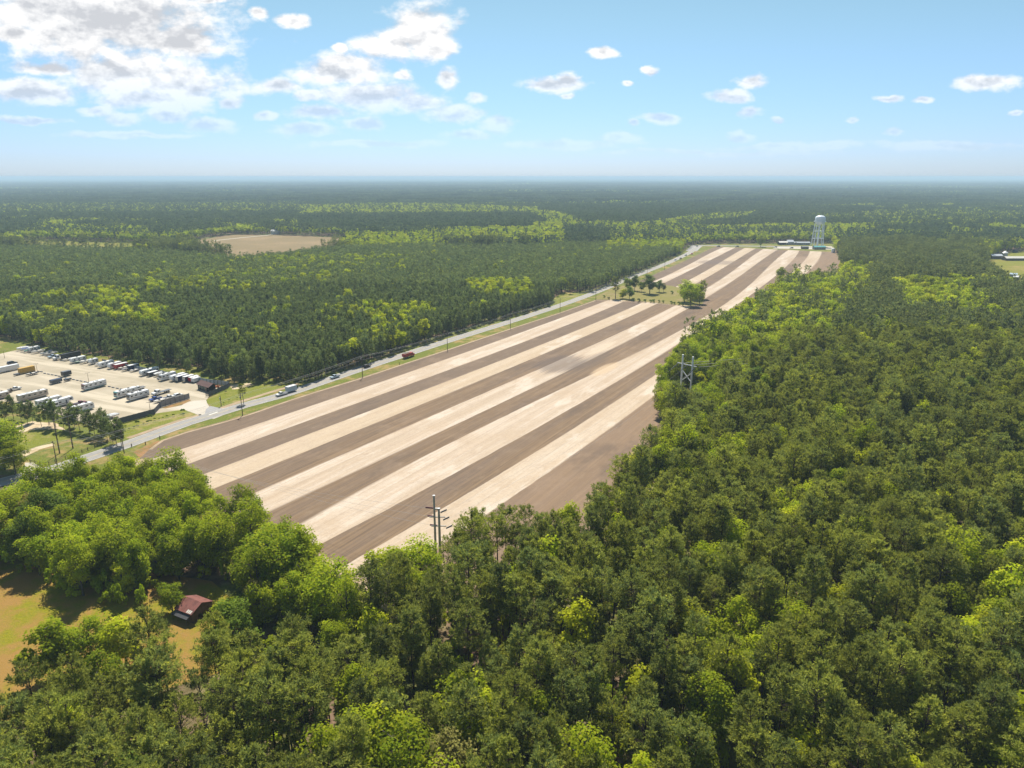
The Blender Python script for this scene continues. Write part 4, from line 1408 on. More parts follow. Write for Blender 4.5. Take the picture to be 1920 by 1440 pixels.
# --- canopy patches to 12 km
P_src = []
for i, me in enumerate(PATCH):
    o = link('canopy_patch', me)
    x, y = G(500 + 300 * i, 385)
    o.location = (x, y, -2)
    tag(o, 'piece of far hazy tree canopy towards the horizon', 'woodland', 'pieces of hazy canopy', 'stuff')
    P_src.append([o])
pts = []
for y0, y1, sp, e in ((2550, 5200, 66, 1.0), (5200, 12500, 118, 1.8)):
    xm = y1 * 0.76
    xs = np.arange(-xm, xm, sp)
    ys = np.arange(y0, y1, sp)
    X, Y = [a.ravel() for a in np.meshgrid(xs, ys)]
    u, v = PX(X, Y, 10.0)
    k = (u > -60) & (u < 1980)
    X, Y = X[k], Y[k]
    k = free(X, Y)
    X, Y = X[k], Y[k]
    bn = vnoise(X * 0.45, Y, 600, 3) * 0.6 + vnoise(X * 0.5, Y, 210, 4) * 0.4
    for x, y, q in zip(X, Y, bn):
        va = 3 if q > 0.61 else (2 if q > 0.55 else (1 if q > 0.46 else 0))
        pts.append((x, y, -1, va, rng.integers(0, 4) * math.pi / 2 + rng.uniform(-.1, .1), e, rng.uniform(0.85, 1.15)))
stuff('far_canopy', pts, P_src, 'hazy blue green forest reaching to the horizon')


def horizon_forest():
    m, t = mat('far_canopy_green')
    p = pos_nodes(t)
    n1 = t.noise(t.vm('MULTIPLY', p, (0.0006, 0.0011, 0)), 1.0, 6, 0.65)
    n2 = t.noise(t.vm('MULTIPLY', p, (0.02, 0.02, 0)), 1.0, 4, 0.7)
    c = t.mix(t.step(n1, 0.48, 0.60), (0.055, 0.078, 0.035), (0.16, 0.21, 0.04))
    c = t.mix(t.step(n2, 0.35, 0.65, 0, 0.5), c, (0.025, 0.035, 0.014))
    principled(t, c, 1.0, spec=0.0)
    rr_ = np.geomspace(11800, 88000, 60)
    aa = np.linspace(R(-48), R(48), 260)
    V, Fc = [], []
    g = np.random.default_rng(3)
    for r in rr_:
        for a in aa:
            V.append((r * math.sin(a), r * math.cos(a), 15 + g.normal() * 3.0))
    n = len(aa)
    for i in range(len(rr_) - 1):
        for j in range(n - 1):
            q = i * n + j
            Fc.append((q, q + 1, q + n + 1, q + n))
    me = bpy.data.meshes.new('horizon_forest')
    me.from_pydata(V, [], Fc)
    tag(link('horizon_forest', me, None, (m,)), 'blue forest line at the horizon', 'woodland', None, 'stuff')


horizon_forest()

# ================================================================== built things
WHITE = plain('white_gelcoat', (0.80, 0.80, 0.79), 0.35, spec=0.5, dirt=0.06)
CREAM = plain('cream_panel', (0.70, 0.66, 0.58), 0.4, dirt=0.07)
BEIGE = plain('beige_panel', (0.58, 0.50, 0.42), 0.4, dirt=0.07)
GLASS = plain('tinted_glass', (0.02, 0.025, 0.03), 0.12, spec=0.7, dirt=0.0)
TYRE = plain('tyre_rubber', (0.025, 0.025, 0.027), 0.9, dirt=0.1)
RIM = plain('wheel_rim', (0.45, 0.45, 0.46), 0.4, metal=0.6)
STEEL = plain('galvanised_steel', (0.42, 0.43, 0.43), 0.5, metal=0.4, dirt=0.12)
DKSTEEL = plain('dark_frame', (0.06, 0.06, 0.065), 0.6, dirt=0.1)
BLACKP = plain('black_panel', (0.035, 0.035, 0.045), 0.4, dirt=0.08)
NAVY = plain('navy_panel', (0.035, 0.045, 0.09), 0.4, dirt=0.08)
GREYP = plain('grey_panel', (0.12, 0.13, 0.15), 0.5, dirt=0.08)
RED = plain('red_paint', (0.50, 0.03, 0.035), 0.4, dirt=0.08)
YELLOW = plain('yellow_paint_panel', (0.58, 0.34, 0.05), 0.5, dirt=0.1)
ORANGE = plain('orange_paint', (0.60, 0.16, 0.03), 0.45, dirt=0.1)
BLUE = plain('blue_paint', (0.04, 0.08, 0.30), 0.35, dirt=0.05)
LBLUE = plain('pale_blue_paint', (0.42, 0.52, 0.60), 0.35, dirt=0.05)
TEAL = plain('teal_trim', (0.08, 0.32, 0.32), 0.4, dirt=0.05)
MINT = plain('mint_hull', (0.28, 0.58, 0.48), 0.35, dirt=0.05)
MAROON = plain('maroon_trim', (0.20, 0.05, 0.07), 0.4)
BROWN = plain('brown_stripe', (0.26, 0.17, 0.11), 0.45)
TARP = plain('blue_tarp', (0.05, 0.10, 0.30), 0.7, dirt=0.1)
GTARP = plain('green_tarp', (0.04, 0.15, 0.10), 0.7, dirt=0.1)
GRTARP = plain('grey_cover', (0.28, 0.27, 0.27), 0.8, dirt=0.12)
SILVER = plain('silver_paint', (0.48, 0.50, 0.53), 0.3, metal=0.3)
WOOD = plain('weathered_wood', (0.17, 0.125, 0.09), 0.9, spec=0.1, dirt=0.18)
WOODGREY = plain('grey_pole_wood', (0.30, 0.275, 0.245), 0.9, spec=0.1, dirt=0.15)
PYLONGREY = plain('pale_pylon_grey', (0.80, 0.81, 0.78), 0.6, dirt=0.03)
POLESTEEL = plain('weathering_steel_pole', (0.42, 0.40, 0.37), 0.6, metal=0.0, dirt=0.15)
FENCED = plain('dark_fence_board', (0.12, 0.125, 0.145), 0.7, dirt=0.12)
FENCEL = plain('grey_fence_board', (0.30, 0.29, 0.29), 0.7, dirt=0.1)
FENCEB = plain('pale_blue_screen', (0.36, 0.43, 0.47), 0.6, dirt=0.1)
WIRE = plain('aluminium_wire', (0.30, 0.29, 0.27), 0.7)
ROOFBR = plain('brown_metal_roof', (0.20, 0.115, 0.095), 0.5, dirt=0.1)
ROOFRED = plain('rusty_red_roof', (0.24, 0.085, 0.065), 0.6, dirt=0.2, scale=0.8)
LOGWALL = plain('dark_log_wall', (0.085, 0.085, 0.07), 0.85, dirt=0.15)
TOWERM = plain('tower_paint', (0.80, 0.86, 0.90), 0.4, dirt=0.05, scale=0.3)
BARNW = plain('weathered_board', (0.13, 0.10, 0.075), 0.9, dirt=0.15)
H61 = R(61)


def placed(name, u, v, L, wid, label, cat, group=None, front='R', head=H61):
    """empty at the middle of a vehicle whose near left bottom corner is seen at (u, v)"""
    x, y = G(u, v)
    cx = x + math.cos(head) * L / 2 + math.cos(head + math.pi / 2) * wid / 2
    cy_ = y + math.sin(head) * L / 2 + math.sin(head + math.pi / 2) * wid / 2
    return empty(name, (cx, cy_, 0.12), head + (0 if front == 'R' else math.pi), label, cat, group)


def wheels(root, xs, y, r, w=0.26):
    for x in xs:
        for s in (1, -1):
            wh = MB().wheel(x, s * (y - w / 2 - 0.02), r, w).obj('wheel', TYRE, root)
            MB().wheel(x, s * (y - 0.01), r, 0.04, 10).obj('rim', RIM, wh) if False else None
            a = MB()
            a.tube([(x, s * (y - 0.04), r), (x, s * (y + 0.012), r)], r * 0.55, 10)
            a.obj('rim', RIM, wh)


def windows(root, specs, y, m=GLASS, name='window'):
    """specs (x0, x1, z0, z1) on both sides"""
    for x0, x1, z0, z1 in specs:
        for s in (1, -1):
            b = MB()
            b.box(x0, x1, s * y - 0.02, s * y + 0.02, z0, z1)
            b.obj(name, m, root)


def motorhome(u, v, L, label, front='L', body=WHITE, trim=BROWN, band=None, group='motorhomes parked in the gravel lot', nose=None):
    r = placed('motorhome', u, v, L, 2.5, label, 'motorhome', group, front)
    h, w = 3.25, 1.25
    hl = L / 2
    b = MB().prism([(-hl, 0.45), (-hl, h - 0.12), (-hl + 0.15, h), (hl - 0.55, h), (hl - 0.12, h - 0.55), (hl, 1.5), (hl - 0.05, 0.5)], -w, w)
    b.obj('body', body, r)
    MB().box(-hl + 0.1, hl - 0.7, -w + 0.05, w - 0.05, h, h + 0.05).obj('roof', WHITE, r)
    # windscreen leaning with the nose
    MB().add([(hl - 0.02, -w + 0.12, 1.65), (hl - 0.02, w - 0.12, 1.65), (hl - 0.10, w - 0.12, 2.75), (hl - 0.10, -w + 0.12, 2.75),
              (hl + 0.02, -w + 0.12, 1.65), (hl + 0.02, w - 0.12, 1.65), (hl - 0.06, w - 0.12, 2.75), (hl - 0.06, -w + 0.12, 2.75)],
             [(4, 5, 6, 7), (3, 2, 1, 0), (0, 1, 5, 4), (2, 3, 7, 6), (0, 4, 7, 3), (1, 2, 6, 5)]).obj('windscreen', GLASS, r)
    if nose:
        MB().box(hl - 0.16, hl + 0.03, -w + 0.02, w - 0.02, 0.75, 1.35).obj('grille', nose, r)
        MB().box(hl - 0.55, hl - 0.05, -w - 0.01, w + 0.01, h - 0.5, h - 0.12).obj('cap', nose, r)
    ws = []
    x = hl - 1.7
    ws.append((x, x + 1.0, 1.85, 2.5))
    x -= 2.2
    while x > -hl + 0.8:
        ws.append((x, x + 1.1, 1.95, 2.5))
        x -= 2.5
    windows(r, ws, w)
    for s in (1, -1):
        st = MB()
        st.add([(-hl + 0.3, s * (w + 0.012), 0.95), (hl * 0.1, s * (w + 0.012), 1.15), (hl - 0.4, s * (w + 0.012), 1.65), (hl - 0.4, s * (w + 0.012), 1.42), (hl * 0.1, s * (w + 0.012), 0.85), (-hl + 0.3, s * (w + 0.012), 0.70)], [(0, 1, 4, 5), (1, 2, 3, 4)])
        st.add([(-hl + 0.3, s * (w + 0.012), 1.75), (-hl * 0.3, s * (w + 0.012), 1.35), (-hl * 0.3, s * (w + 0.012), 1.22), (-hl + 0.3, s * (w + 0.012), 1.55)], [(0, 1, 2, 3)])
        st.obj('stripe', trim, r)
    if band:
        for s in (1, -1):
            MB().box(-hl + 0.05, hl - 0.15, s * w - 0.018, s * w + 0.018, 0.46, 0.70).obj('skirt', band, r)
    MB().box(-0.2 * L, -0.2 * L + 0.95, -0.4, 0.4, h + 0.05, h + 0.38, 0.1).obj('air_conditioner', WHITE if L > 11 else GREYP, r)
    MB().box(0.2 * L, 0.2 * L + 0.95, -0.4, 0.4, h + 0.05, h + 0.38, 0.1).obj('air_conditioner', GREYP, r)
    MB().box(0.0, 0.5, 0.3, 0.8, h + 0.05, h + 0.2).obj('roof_vent', GREYP, r)
    MB().box(-0.4 * L, -0.1 * L, -w - 0.09, -w - 0.01, h - 0.35, h - 0.2).obj('awning', GREYP, r)
    wheels(r, [hl - 2.3, -hl * 0.42], 1.2, 0.48)
    return r


def camper(u, v, L, label, front='L', body=WHITE, trim=GREYP, group='campers parked in the gravel lot', slide=False, name='travel_trailer', cat='camper'):
    r = placed(name, u, v, L, 2.4, label, cat, group, front)
    hl, w, h = L / 2 - 0.5, 1.2, 2.95
    MB().prism([(-hl, 0.55), (-hl, h - 0.1), (-hl + 0.12, h), (hl - 0.7, h), (hl - 0.2, h - 0.35), (hl, 1.7), (hl, 1.2), (hl - 0.35, 0.55)], -w, w).obj('body', body, r)
    MB().box(-hl + 0.1, hl - 0.8, -w + 0.06, w - 0.06, h, h + 0.04).obj('roof', WHITE, r)
    windows(r, [(hl - 2.0, hl - 1.1, 1.6, 2.25), (-hl + 0.5, -hl + 1.5, 1.6, 2.25)] + ([(-0.6, 0.4, 1.6, 2.25)] if L > 6 else []), w)
    MB().box(-0.2 * L, -0.2 * L + 0.65, -w - 0.02, -w + 0.02, 0.7, 2.45).obj('door', GREYP, r)
    MB().box(-hl - 0.02, -hl + 0.02, -0.6, 0.6, 1.55, 2.2).obj('window', GLASS, r)
    for s in (1, -1):
        MB().box(-hl + 0.2, hl - 0.4, s * w - 0.014, s * w + 0.014, 1.05, 1.28).obj('stripe', trim, r)
    if slide:
        MB().box(-0.3, 2.0, -w - 0.8, -w, 0.8, 2.6).obj('slide_out', body, r)
        MB().box(0.0, 1.6, -w - 0.83, -w - 0.8, 1.5, 2.2).obj('window', GLASS, r)
    MB().box(-0.1, 0.7, -0.35, 0.35, h + 0.04, h + 0.34, 0.08).obj('air_conditioner', GREYP, r)
    MB().prism([(hl - 0.3, 0.5), (hl + 1.0, 0.5), (hl + 1.0, 0.58), (hl - 0.3, 0.6)], -0.08, 0.08).obj('tongue', DKSTEEL, r)
    wheels(r, [-0.45, 0.45] if L > 6 else [0], 1.15, 0.36)
    return r


def fifth_wheel(u, v, L, label, front='R', group='campers parked in the gravel lot', body=WHITE):
    r = placed('fifth_wheel_camper', u, v, L, 2.45, label, 'camper', group, front)
    hl, w, h = L / 2, 1.22, 3.55
    MB().prism([(-hl, 0.6), (-hl, h - 0.3), (-hl + 0.2, h - 0.15), (hl - 2.6, h - 0.1), (hl - 2.0, h), (hl - 0.5, h), (hl, h - 0.7), (hl - 0.1, 1.75), (hl - 2.2, 1.7), (hl - 2.3, 0.6)], -w, w).obj('body', body, r)
    windows(r, [(hl - 1.7, hl - 0.7, 2.35, 2.95), (-hl + 0.8, -hl + 2.2, 1.7, 2.5), (-0.6, 0.5, 1.8, 2.4)], w)
    MB().box(-hl + 2.6, -hl + 4.8, -w - 0.75, -w, 0.9, 2.8).obj('slide_out', body, r)
    MB().box(-hl + 2.9, -hl + 4.5, -w - 0.78, -w - 0.75, 1.6, 2.4).obj('window', GLASS, r)
    MB().box(hl - 3.6, hl - 2.9, -w - 0.02, -w + 0.02, 0.75, 2.6).obj('door', GREYP, r)
    MB().box(-0.5, 0.4, -0.4, 0.4, h - 0.12, h + 0.22, 0.1).obj('air_conditioner', GREYP, r)
    for s in (1, -1):
        MB().box(-hl + 0.2, hl - 2.5, s * w - 0.014, s * w + 0.014, 1.1, 1.35).obj('stripe', BROWN, r)
        MB().tube([(hl - 2.0, s * 0.9, 1.7), (hl - 2.0, s * 0.9, 0.0)], 0.05).obj('leg', STEEL, r)
    wheels(r, [-1.5, -0.6], 1.18, 0.38)
    return r


def box_trailer(u, v, L, label, front='L', body=WHITE, roof=WHITE, h=2.6, wd=2.3, group='box trailers parked in the gravel lot', door=None, wh=True, name='box_trailer', cat='trailer', back=None, head=H61):
    r = placed(name, u, v, L, wd, label, cat, group, front, head)
    hl, w = L / 2, wd / 2
    ln = L * 0.86 if wh else L
    x0, x1 = -hl, -hl + ln
    MB().box(x0, x1, -w, w, 0.5 if wh else 0.15, h, 0.06).obj('body', body, r)
    MB().box(x0 + 0.03, x1 - 0.03, -w + 0.03, w - 0.03, h + 0.001, h + 0.06, 0.03).obj('roof', roof, r)
    for s in (1, -1):
        for k in range(int(ln / 1.2)):
            MB().box(x0 + 0.5 + k * 1.2, x0 + 0.56 + k * 1.2, s * w - 0.02, s * w + 0.025, 0.6, h - 0.1).obj('rib', body, r)
        MB().box(x0 + 0.02, x1 - 0.02, s * w - 0.02, s * w + 0.03, 0.5, 0.62).obj('rail', STEEL, r)
    MB().box(x0 - 0.03, x0 + 0.0, -w + 0.1, w - 0.1, 0.6, h - 0.15).obj('door', door or body, r)
    if back:
        MB().box(x1, x1 + 0.03, -w + 0.1, w - 0.1, 0.6, h - 0.15).obj('front_panel', back, r)
    if wh:
        MB().prism([(x1 - 0.1, 0.42), (hl, 0.42), (hl, 0.52), (x1 - 0.1, 0.54)], -0.1, 0.1).obj('tongue', DKSTEEL, r)
        wheels(r, [x0 + ln * 0.42, x0 + ln * 0.42 + 0.85] if L > 5 else [x0 + ln * 0.45], w + 0.02, 0.36)
    return r


def pickup(u, v, label, front='R', m=WHITE, group='pickup trucks', L=5.7, head=H61, cover=None):
    r = placed('pickup_truck', u, v, L, 2.0, label, 'pickup', group, front, head)
    hl, w = L / 2, 0.98
    MB().prism([(-hl, 0.5), (-hl, 1.15), (hl - 0.35, 1.15), (hl - 0.05, 1.02), (hl, 0.5)], -w, w).obj('body', m, r)
    MB().prism([(-hl * 0.12, 1.15), (-hl * 0.08, 1.82), (hl * 0.28, 1.84), (hl * 0.50, 1.15)], -w + 0.08, w - 0.08, 0.1, 1.5).obj('cab', m, r)
    for s in (1, -1):
        MB().add([(-hl * 0.07, s * (w - 0.06), 1.2), (hl * 0.44, s * (w - 0.06), 1.2), (hl * 0.27, s * (w - 0.15), 1.72), (-hl * 0.05, s * (w - 0.15), 1.72)], [(0, 1, 2, 3)]).obj('side_window', GLASS, r)
    MB().add([(hl * 0.515, -w + 0.16, 1.17), (hl * 0.515, w - 0.16, 1.17), (hl * 0.31, w - 0.22, 1.76), (hl * 0.31, -w + 0.22, 1.76)], [(0, 1, 2, 3)]).obj('windscreen', GLASS, r)
    MB().add([(-hl * 0.13, -w + 0.2, 1.25), (-hl * 0.13, w - 0.2, 1.25), (-hl * 0.095, w - 0.25, 1.74), (-hl * 0.095, -w + 0.25, 1.74)], [(0, 1, 2, 3)]).obj('rear_window', GLASS, r)
    MB().box(-hl + 0.12, -hl * 0.16, -w + 0.14, w - 0.14, 1.152, 1.165).obj('bed', cover or DKSTEEL, r)
    MB().box(hl - 0.02, hl + 0.08, -w + 0.05, w - 0.05, 0.45, 0.7).obj('bumper', STEEL, r)
    for s in (1, -1):
        MB().box(hl - 0.12, hl + 0.02, s * 0.8 - 0.14, s * 0.8 + 0.14, 0.82, 1.0).obj('headlight', RIM, r)
    wheels(r, [hl - 1.0, -hl + 1.2], 0.98, 0.4)
    return r


def car(u, v, label, front='R', m=SILVER, group='cars', L=4.6, h=1.65, head=H61):
    r = placed('car', u, v, L, 1.85, label, 'car', group, front, head)
    hl, w = L / 2, 0.92
    MB().prism([(-hl, 0.35), (-hl + 0.02, 0.95), (hl - 0.7, 0.93), (hl - 0.05, 0.75), (hl, 0.35)], -w, w).obj('body', m, r)
    MB().prism([(-hl + 0.1, 0.94), (-hl + 0.45, h - 0.04), (hl * 0.10, h), (hl * 0.48, 0.93)], -w + 0.06, w - 0.06, 0.12, 1.2).obj('cabin', m, r)
    for s in (1, -1):
        MB().add([(-hl + 0.3, s * (w - 0.04), 0.98), (hl * 0.42, s * (w - 0.04), 0.97), (hl * 0.1, s * (w - 0.15), h - 0.1), (-hl + 0.5, s * (w - 0.15), h - 0.12)], [(0, 1, 2, 3)]).obj('side_window', GLASS, r)
    MB().add([(hl * 0.50, -w + 0.14, 0.95), (hl * 0.50, w - 0.14, 0.95), (hl * 0.13, w - 0.2, h - 0.03), (hl * 0.13, -w + 0.2, h - 0.03)], [(0, 1, 2, 3)]).obj('windscreen', GLASS, r)
    wheels(r, [hl - 0.85, -hl + 0.85], 0.93, 0.33)
    return r


def boat(u, v, L, label, front='L', hull=WHITE, cover=None, canopy=None, group='boats stored in the gravel lot', low=False):
    r = placed('boat', u, v, L, 2.2, label, 'boat', group, front)
    n = 9
    hl = L / 2
    V, Fc = [], []
    z0 = 0.55 if not low else 0.4
    for i in range(n):
        f = i / (n - 1)
        x = -hl + L * f
        wd = 1.05 * (1 - max(0, (f - 0.45) / 0.55) ** 2.2) + 0.02
        kz = z0 + 0.5 * max(0, (f - 0.6) / 0.4) ** 1.6
        top = z0 + (0.95 if not low else 0.6) + 0.25 * f
        V += [(x, 0, kz), (x, wd * 0.75, kz + 0.25), (x, wd, top), (x, wd * 0.88, top + 0.02), (x, -wd * 0.88, top + 0.02), (x, -wd, top), (x, -wd * 0.75, kz + 0.25)]
        if i:
            a, b = (i - 1) * 7, i * 7
            for j in (0, 1, 2, 4, 5, 6):
                Fc.append((a + j, b + j, b + (j + 1) % 7, a + (j + 1) % 7))
    Fc.append((0, 1, 2, 3, 4, 5, 6))
    MB().add(V, Fc).obj('hull', hull, r)
    top = z0 + (0.95 if not low else 0.6)
    if cover:
        pr = [(-hl + 0.1, top), (-hl * 0.6, top + 0.45), (hl * 0.2, top + 0.6), (hl * 0.92, top + 0.28)]
        cv = MB().prism(pr, -0.85, 0.85, 0.4, top + 0.35)
        cv.obj('cover', cover, r)
    else:
        dk = []
        for i in range(n):
            f = i / (n - 1)
            wd = 1.05 * (1 - max(0, (f - 0.45) / 0.55) ** 2.2) + 0.02
            dk += [(-hl + L * f, wd * 0.9, top - 0.02 + 0.25 * f), (-hl + L * f, -wd * 0.9, top - 0.02 + 0.25 * f)]
        MB().add(dk, [(2 * i, 2 * i + 2, 2 * i + 3, 2 * i + 1) for i in range(n - 1)]).obj('deck', CREAM, r)
        MB().prism([(0.1, top), (0.45, top + 0.5), (0.55, top + 0.5), (0.95, top + 0.12)], -0.75, 0.75, 0.1, top + 0.3).obj('windscreen', GLASS, r)
        MB().box(-hl + 0.5, -hl + 1.3, -0.7, 0.7, top - 0.1, top + 0.25).obj('seat', GREYP, r)
    if canopy:
        MB().prism([(-1.4, top + 1.25), (-1.2, top + 1.38), (0.7, top + 1.38), (0.9, top + 1.22)], -0.95, 0.95).obj('canopy', canopy, r)
        for s in (1, -1):
            for x in (-1.2, 0.7):
                MB().tube([(x, s * 0.9, top), (x, s * 0.9, top + 1.25)], 0.03).obj('canopy_pole', STEEL, r)
    mo = MB().box(-hl - 0.45, -hl + 0.05, -0.2, 0.2, 0.9, 1.5, 0.1).obj('outboard_motor', BLACKP, r)
    # the trailer it stands on
    words = label.split(' ')
    t_ = placed('boat_trailer', u, v, L, 2.2, 'low steel trailer under the ' + ' '.join(words[:11]), 'trailer', 'boat trailers', front)
    fr = MB()
    for s in (1, -1):
        fr.tube([(-hl * 0.8, s * 0.8, 0.42), (hl * 0.3, s * 0.8, 0.42), (hl * 1.15, 0, 0.42)], 0.05)
    fr.tube([(-hl * 0.4, -0.8, 0.42), (-hl * 0.4, 0.8, 0.42)], 0.04)
    fr.tube([(hl * 0.3, -0.8, 0.42), (hl * 0.3, 0.8, 0.42)], 0.04)
    fr.obj('frame', STEEL, t_)
    wheels(t_, [-hl * 0.3], 1.08, 0.3)
    return r


# --- back row along the fence, left to right
boat(34, 659, 7, 'white boat at the left end of the back row', cover=WHITE)
boat(42, 661, 7.5, 'boat under a blue cover, second in the back row', cover=TARP)
boat(47, 663, 6.5, 'low boat under a dark green cover near the left end', cover=GTARP, low=True)
camper(55, 662, 7, 'round-nosed white camper between the green covered boat and a white boat')
boat(61, 665, 7.5, 'white boat right of the round-nosed camper', cover=None)
boat(77, 668, 7, 'white speedboat in the back row, fifth vehicle from the left', cover=None)
boat(86, 669, 7, 'white boat with a dark blue canopy in the back row', canopy=NAVY)
pickup(93, 673, 'blue grey pickup left of the white truck cab in the back row', 'L', m=LBLUE)
# semi truck with a long black trailer
r = placed('truck', 103, 677, 6.5, 2.4, 'white truck cab pulling the long black trailer in the back row', 'truck', None, 'L')
MB().prism([(-3.2, 0.7), (-3.2, 0.95), (0.2, 0.95), (0.3, 2.9), (1.5, 2.85), (1.9, 1.7), (3.1, 1.55), (3.2, 0.6)], -1.1, 1.1).obj('cab', WHITE, r)
MB().add([(1.62, -0.95, 2.75), (1.62, 0.95, 2.75), (1.96, 0.95, 1.75), (1.96, -0.95, 1.75)], [(0, 1, 2, 3)]).obj('windscreen', GLASS, r)
windows(r, [(0.6, 1.5, 1.8, 2.5)], 1.11)
wheels(r, [2.4, -1.4, -2.5], 1.15, 0.5)
MB().box(3.18, 3.3, -1.0, 1.0, 0.5, 0.8).obj('bumper', STEEL, r)
box_trailer(113, 677, 12, 'long black enclosed trailer in the back row, behind the white truck cab', body=BLACKP, roof=BLACKP, h=3.2)
boat(119, 679, 7, 'slim white boat in front of the long black trailer', low=True)
camper(134, 683, 9, 'long white camper behind the mint green boat')
boat(143, 683, 6.5, 'mint green boat in the middle of the back row', hull=MINT, low=True)
boat(152, 684, 7.5, 'white boat with a blue windscreen, right of the mint green boat', cover=None)
camper(169, 685, 5.5, 'small white camper with a dark front, right of the mint green boat', trim=BLACKP)
boat(180, 688, 5, 'small low white boat beside the small camper', low=True)
camper(187, 691.5, 9, 'long white camper in front of the left end of the fence', trim=CREAM)
camper(205, 693.5, 8, 'white camper immediately left of the red trailer', trim=GREYP)
box_trailer(215, 694.5, 8, 'bright red trailer with a white roof in the back row', body=RED, roof=WHITE)
boat(224, 695, 6.5, 'low cream boat right of the bright red trailer', hull=CREAM, low=True)
boat(231, 698, 6, 'dark hulled low boat left of the navy trailer', hull=GREYP, low=True, cover=GRTARP)
box_trailer(241, 696, 6.5, 'navy box trailer with a white roof against the fence', body=NAVY, roof=WHITE)
boat(246, 699.5, 5.5, 'small grey white boat in front of the navy trailer', low=True)
camper(265, 707, 11, 'longest white camper of the back row, beside the fence', trim=BROWN)
box_trailer(278, 708, 6, 'open dark trailer full of orange and blue gear', body=BLACKP, roof=WHITE, h=2.2, door=ORANGE)
pickup(289, 704, 'dark blue pickup behind the small white boat by the fence', 'L', m=NAVY)
boat(292, 708, 6, 'white boat left of the motorhome with the overcab', cover=WHITE)
car(298, 713, 'small dark car left of the motorhome with the overcab', 'L', m=GREYP, L=3.6, h=1.4)
motorhome(304, 715.5, 8.5, 'white motorhome with grey marks, right half of the back row', trim=GREYP)
camper(322, 717, 9, 'white camper with silver stripes, left of the dark white-roofed trailer', trim=SILVER)
box_trailer(331, 718, 7.5, 'dark navy trailer with a white roof and cream end', body=NAVY, roof=WHITE, door=CREAM, back=CREAM, h=2.8)
box_trailer(345, 718.5, 6.5, 'black trailer with a cream front end, fourth from the cabin', body=BLACKP, roof=WHITE, back=CREAM, h=2.8)
box_trailer(356, 718.5, 6, 'dark red trailer with a white roof, next to the last white one', body=RED, roof=WHITE, h=2.5)
box_trailer(362, 719.5, 4.8, 'small white box trailer nearest the brown-roofed cabin', body=WHITE, h=2.3)
# --- middle of the lot
car(16, 685, 'dark SUV parked behind the long white semi-trailer', m=GREYP, L=5.0, h=1.8)
box_trailer(-20, 705, 15, 'long white semi-trailer at the left edge of the lot', body=WHITE, h=3.0, front='L')
box_trailer(39, 702.5, 7.5, 'yellow cargo container standing in the lot', body=YELLOW, roof=YELLOW, h=3.0, wh=False, name='container', cat='container', group=None)
box_trailer(27, 706, 3.0, 'small dark utility trailer left of the yellow container', body=GREYP, roof=GREYP, h=1.0, wd=1.6)
boat(51, 706.5, 6, 'dark low boat in front of the yellow container', hull=GREYP, low=True)
box_trailer(117, 708, 5.0, 'dark box trailer with a pale door in the middle of the lot', body=BLACKP, roof=GREYP, door=CREAM, h=2.6, front='L')
box_trailer(95, 722.5, 6.0, 'dark grey low box trailer in the middle of the lot', body=GREYP, roof=NAVY, h=2.1)
box_trailer(121, 717, 3.8, 'small black utility trailer below the dark box trailer', body=BLACKP, roof=GREYP, h=1.3, wd=1.6)
motorhome(159, 734, 11.2, 'white motorhome with a maroon cap and green skirt, alone mid-lot', 'L', WHITE, GREYP, TEAL, nose=MAROON)
motorhome(220, 748.5, 10.5, 'white motorhome with a teal nose', 'L', WHITE, BROWN, nose=TEAL)
pickup(253, 734, 'white pickup parked behind the teal-nosed motorhome', 'L')
motorhome(244, 753.5, 10, 'white motorhome with brown stripes, right of the teal-nosed one', 'L', WHITE, BROWN, nose=GREYP)
# flatbed
r = placed('flatbed_truck', 289, 744, 9.5, 2.3, 'white flatbed truck with an empty bed near the gate', 'truck', None, 'L')
MB().prism([(1.2, 0.7), (1.2, 2.5), (2.7, 2.5), (3.2, 1.6), (4.6, 1.4), (4.75, 0.6)], -1.05, 1.05).obj('cab', WHITE, r)
MB().add([(2.78, -0.9, 2.42), (2.78, 0.9, 2.42), (3.24, 0.9, 1.65), (3.24, -0.9, 1.65)], [(0, 1, 2, 3)]).obj('windscreen', GLASS, r)
windows(r, [(1.6, 2.5, 1.6, 2.25)], 1.06)
MB().box(-4.75, 1.1, -1.15, 1.15, 1.0, 1.16).obj('bed', GREYP, r)
MB().box(1.12, 1.2, -1.1, 1.1, 1.0, 2.3).obj('headboard', STEEL, r)
wheels(r, [3.6, -2.3, -3.3], 1.1, 0.48)
pickup(284, 754.5, 'blue pickup between the flatbed truck and the grey wall', 'L', m=BLUE)
boat(291, 758, 7, 'white boat just behind the light grey wall', low=True)
pickup(309, 752, 'white pickup with a dark bed behind the light grey wall', 'R', cover=NAVY)
car(329, 746.5, 'white car with its roof showing over the light grey wall', m=WHITE)
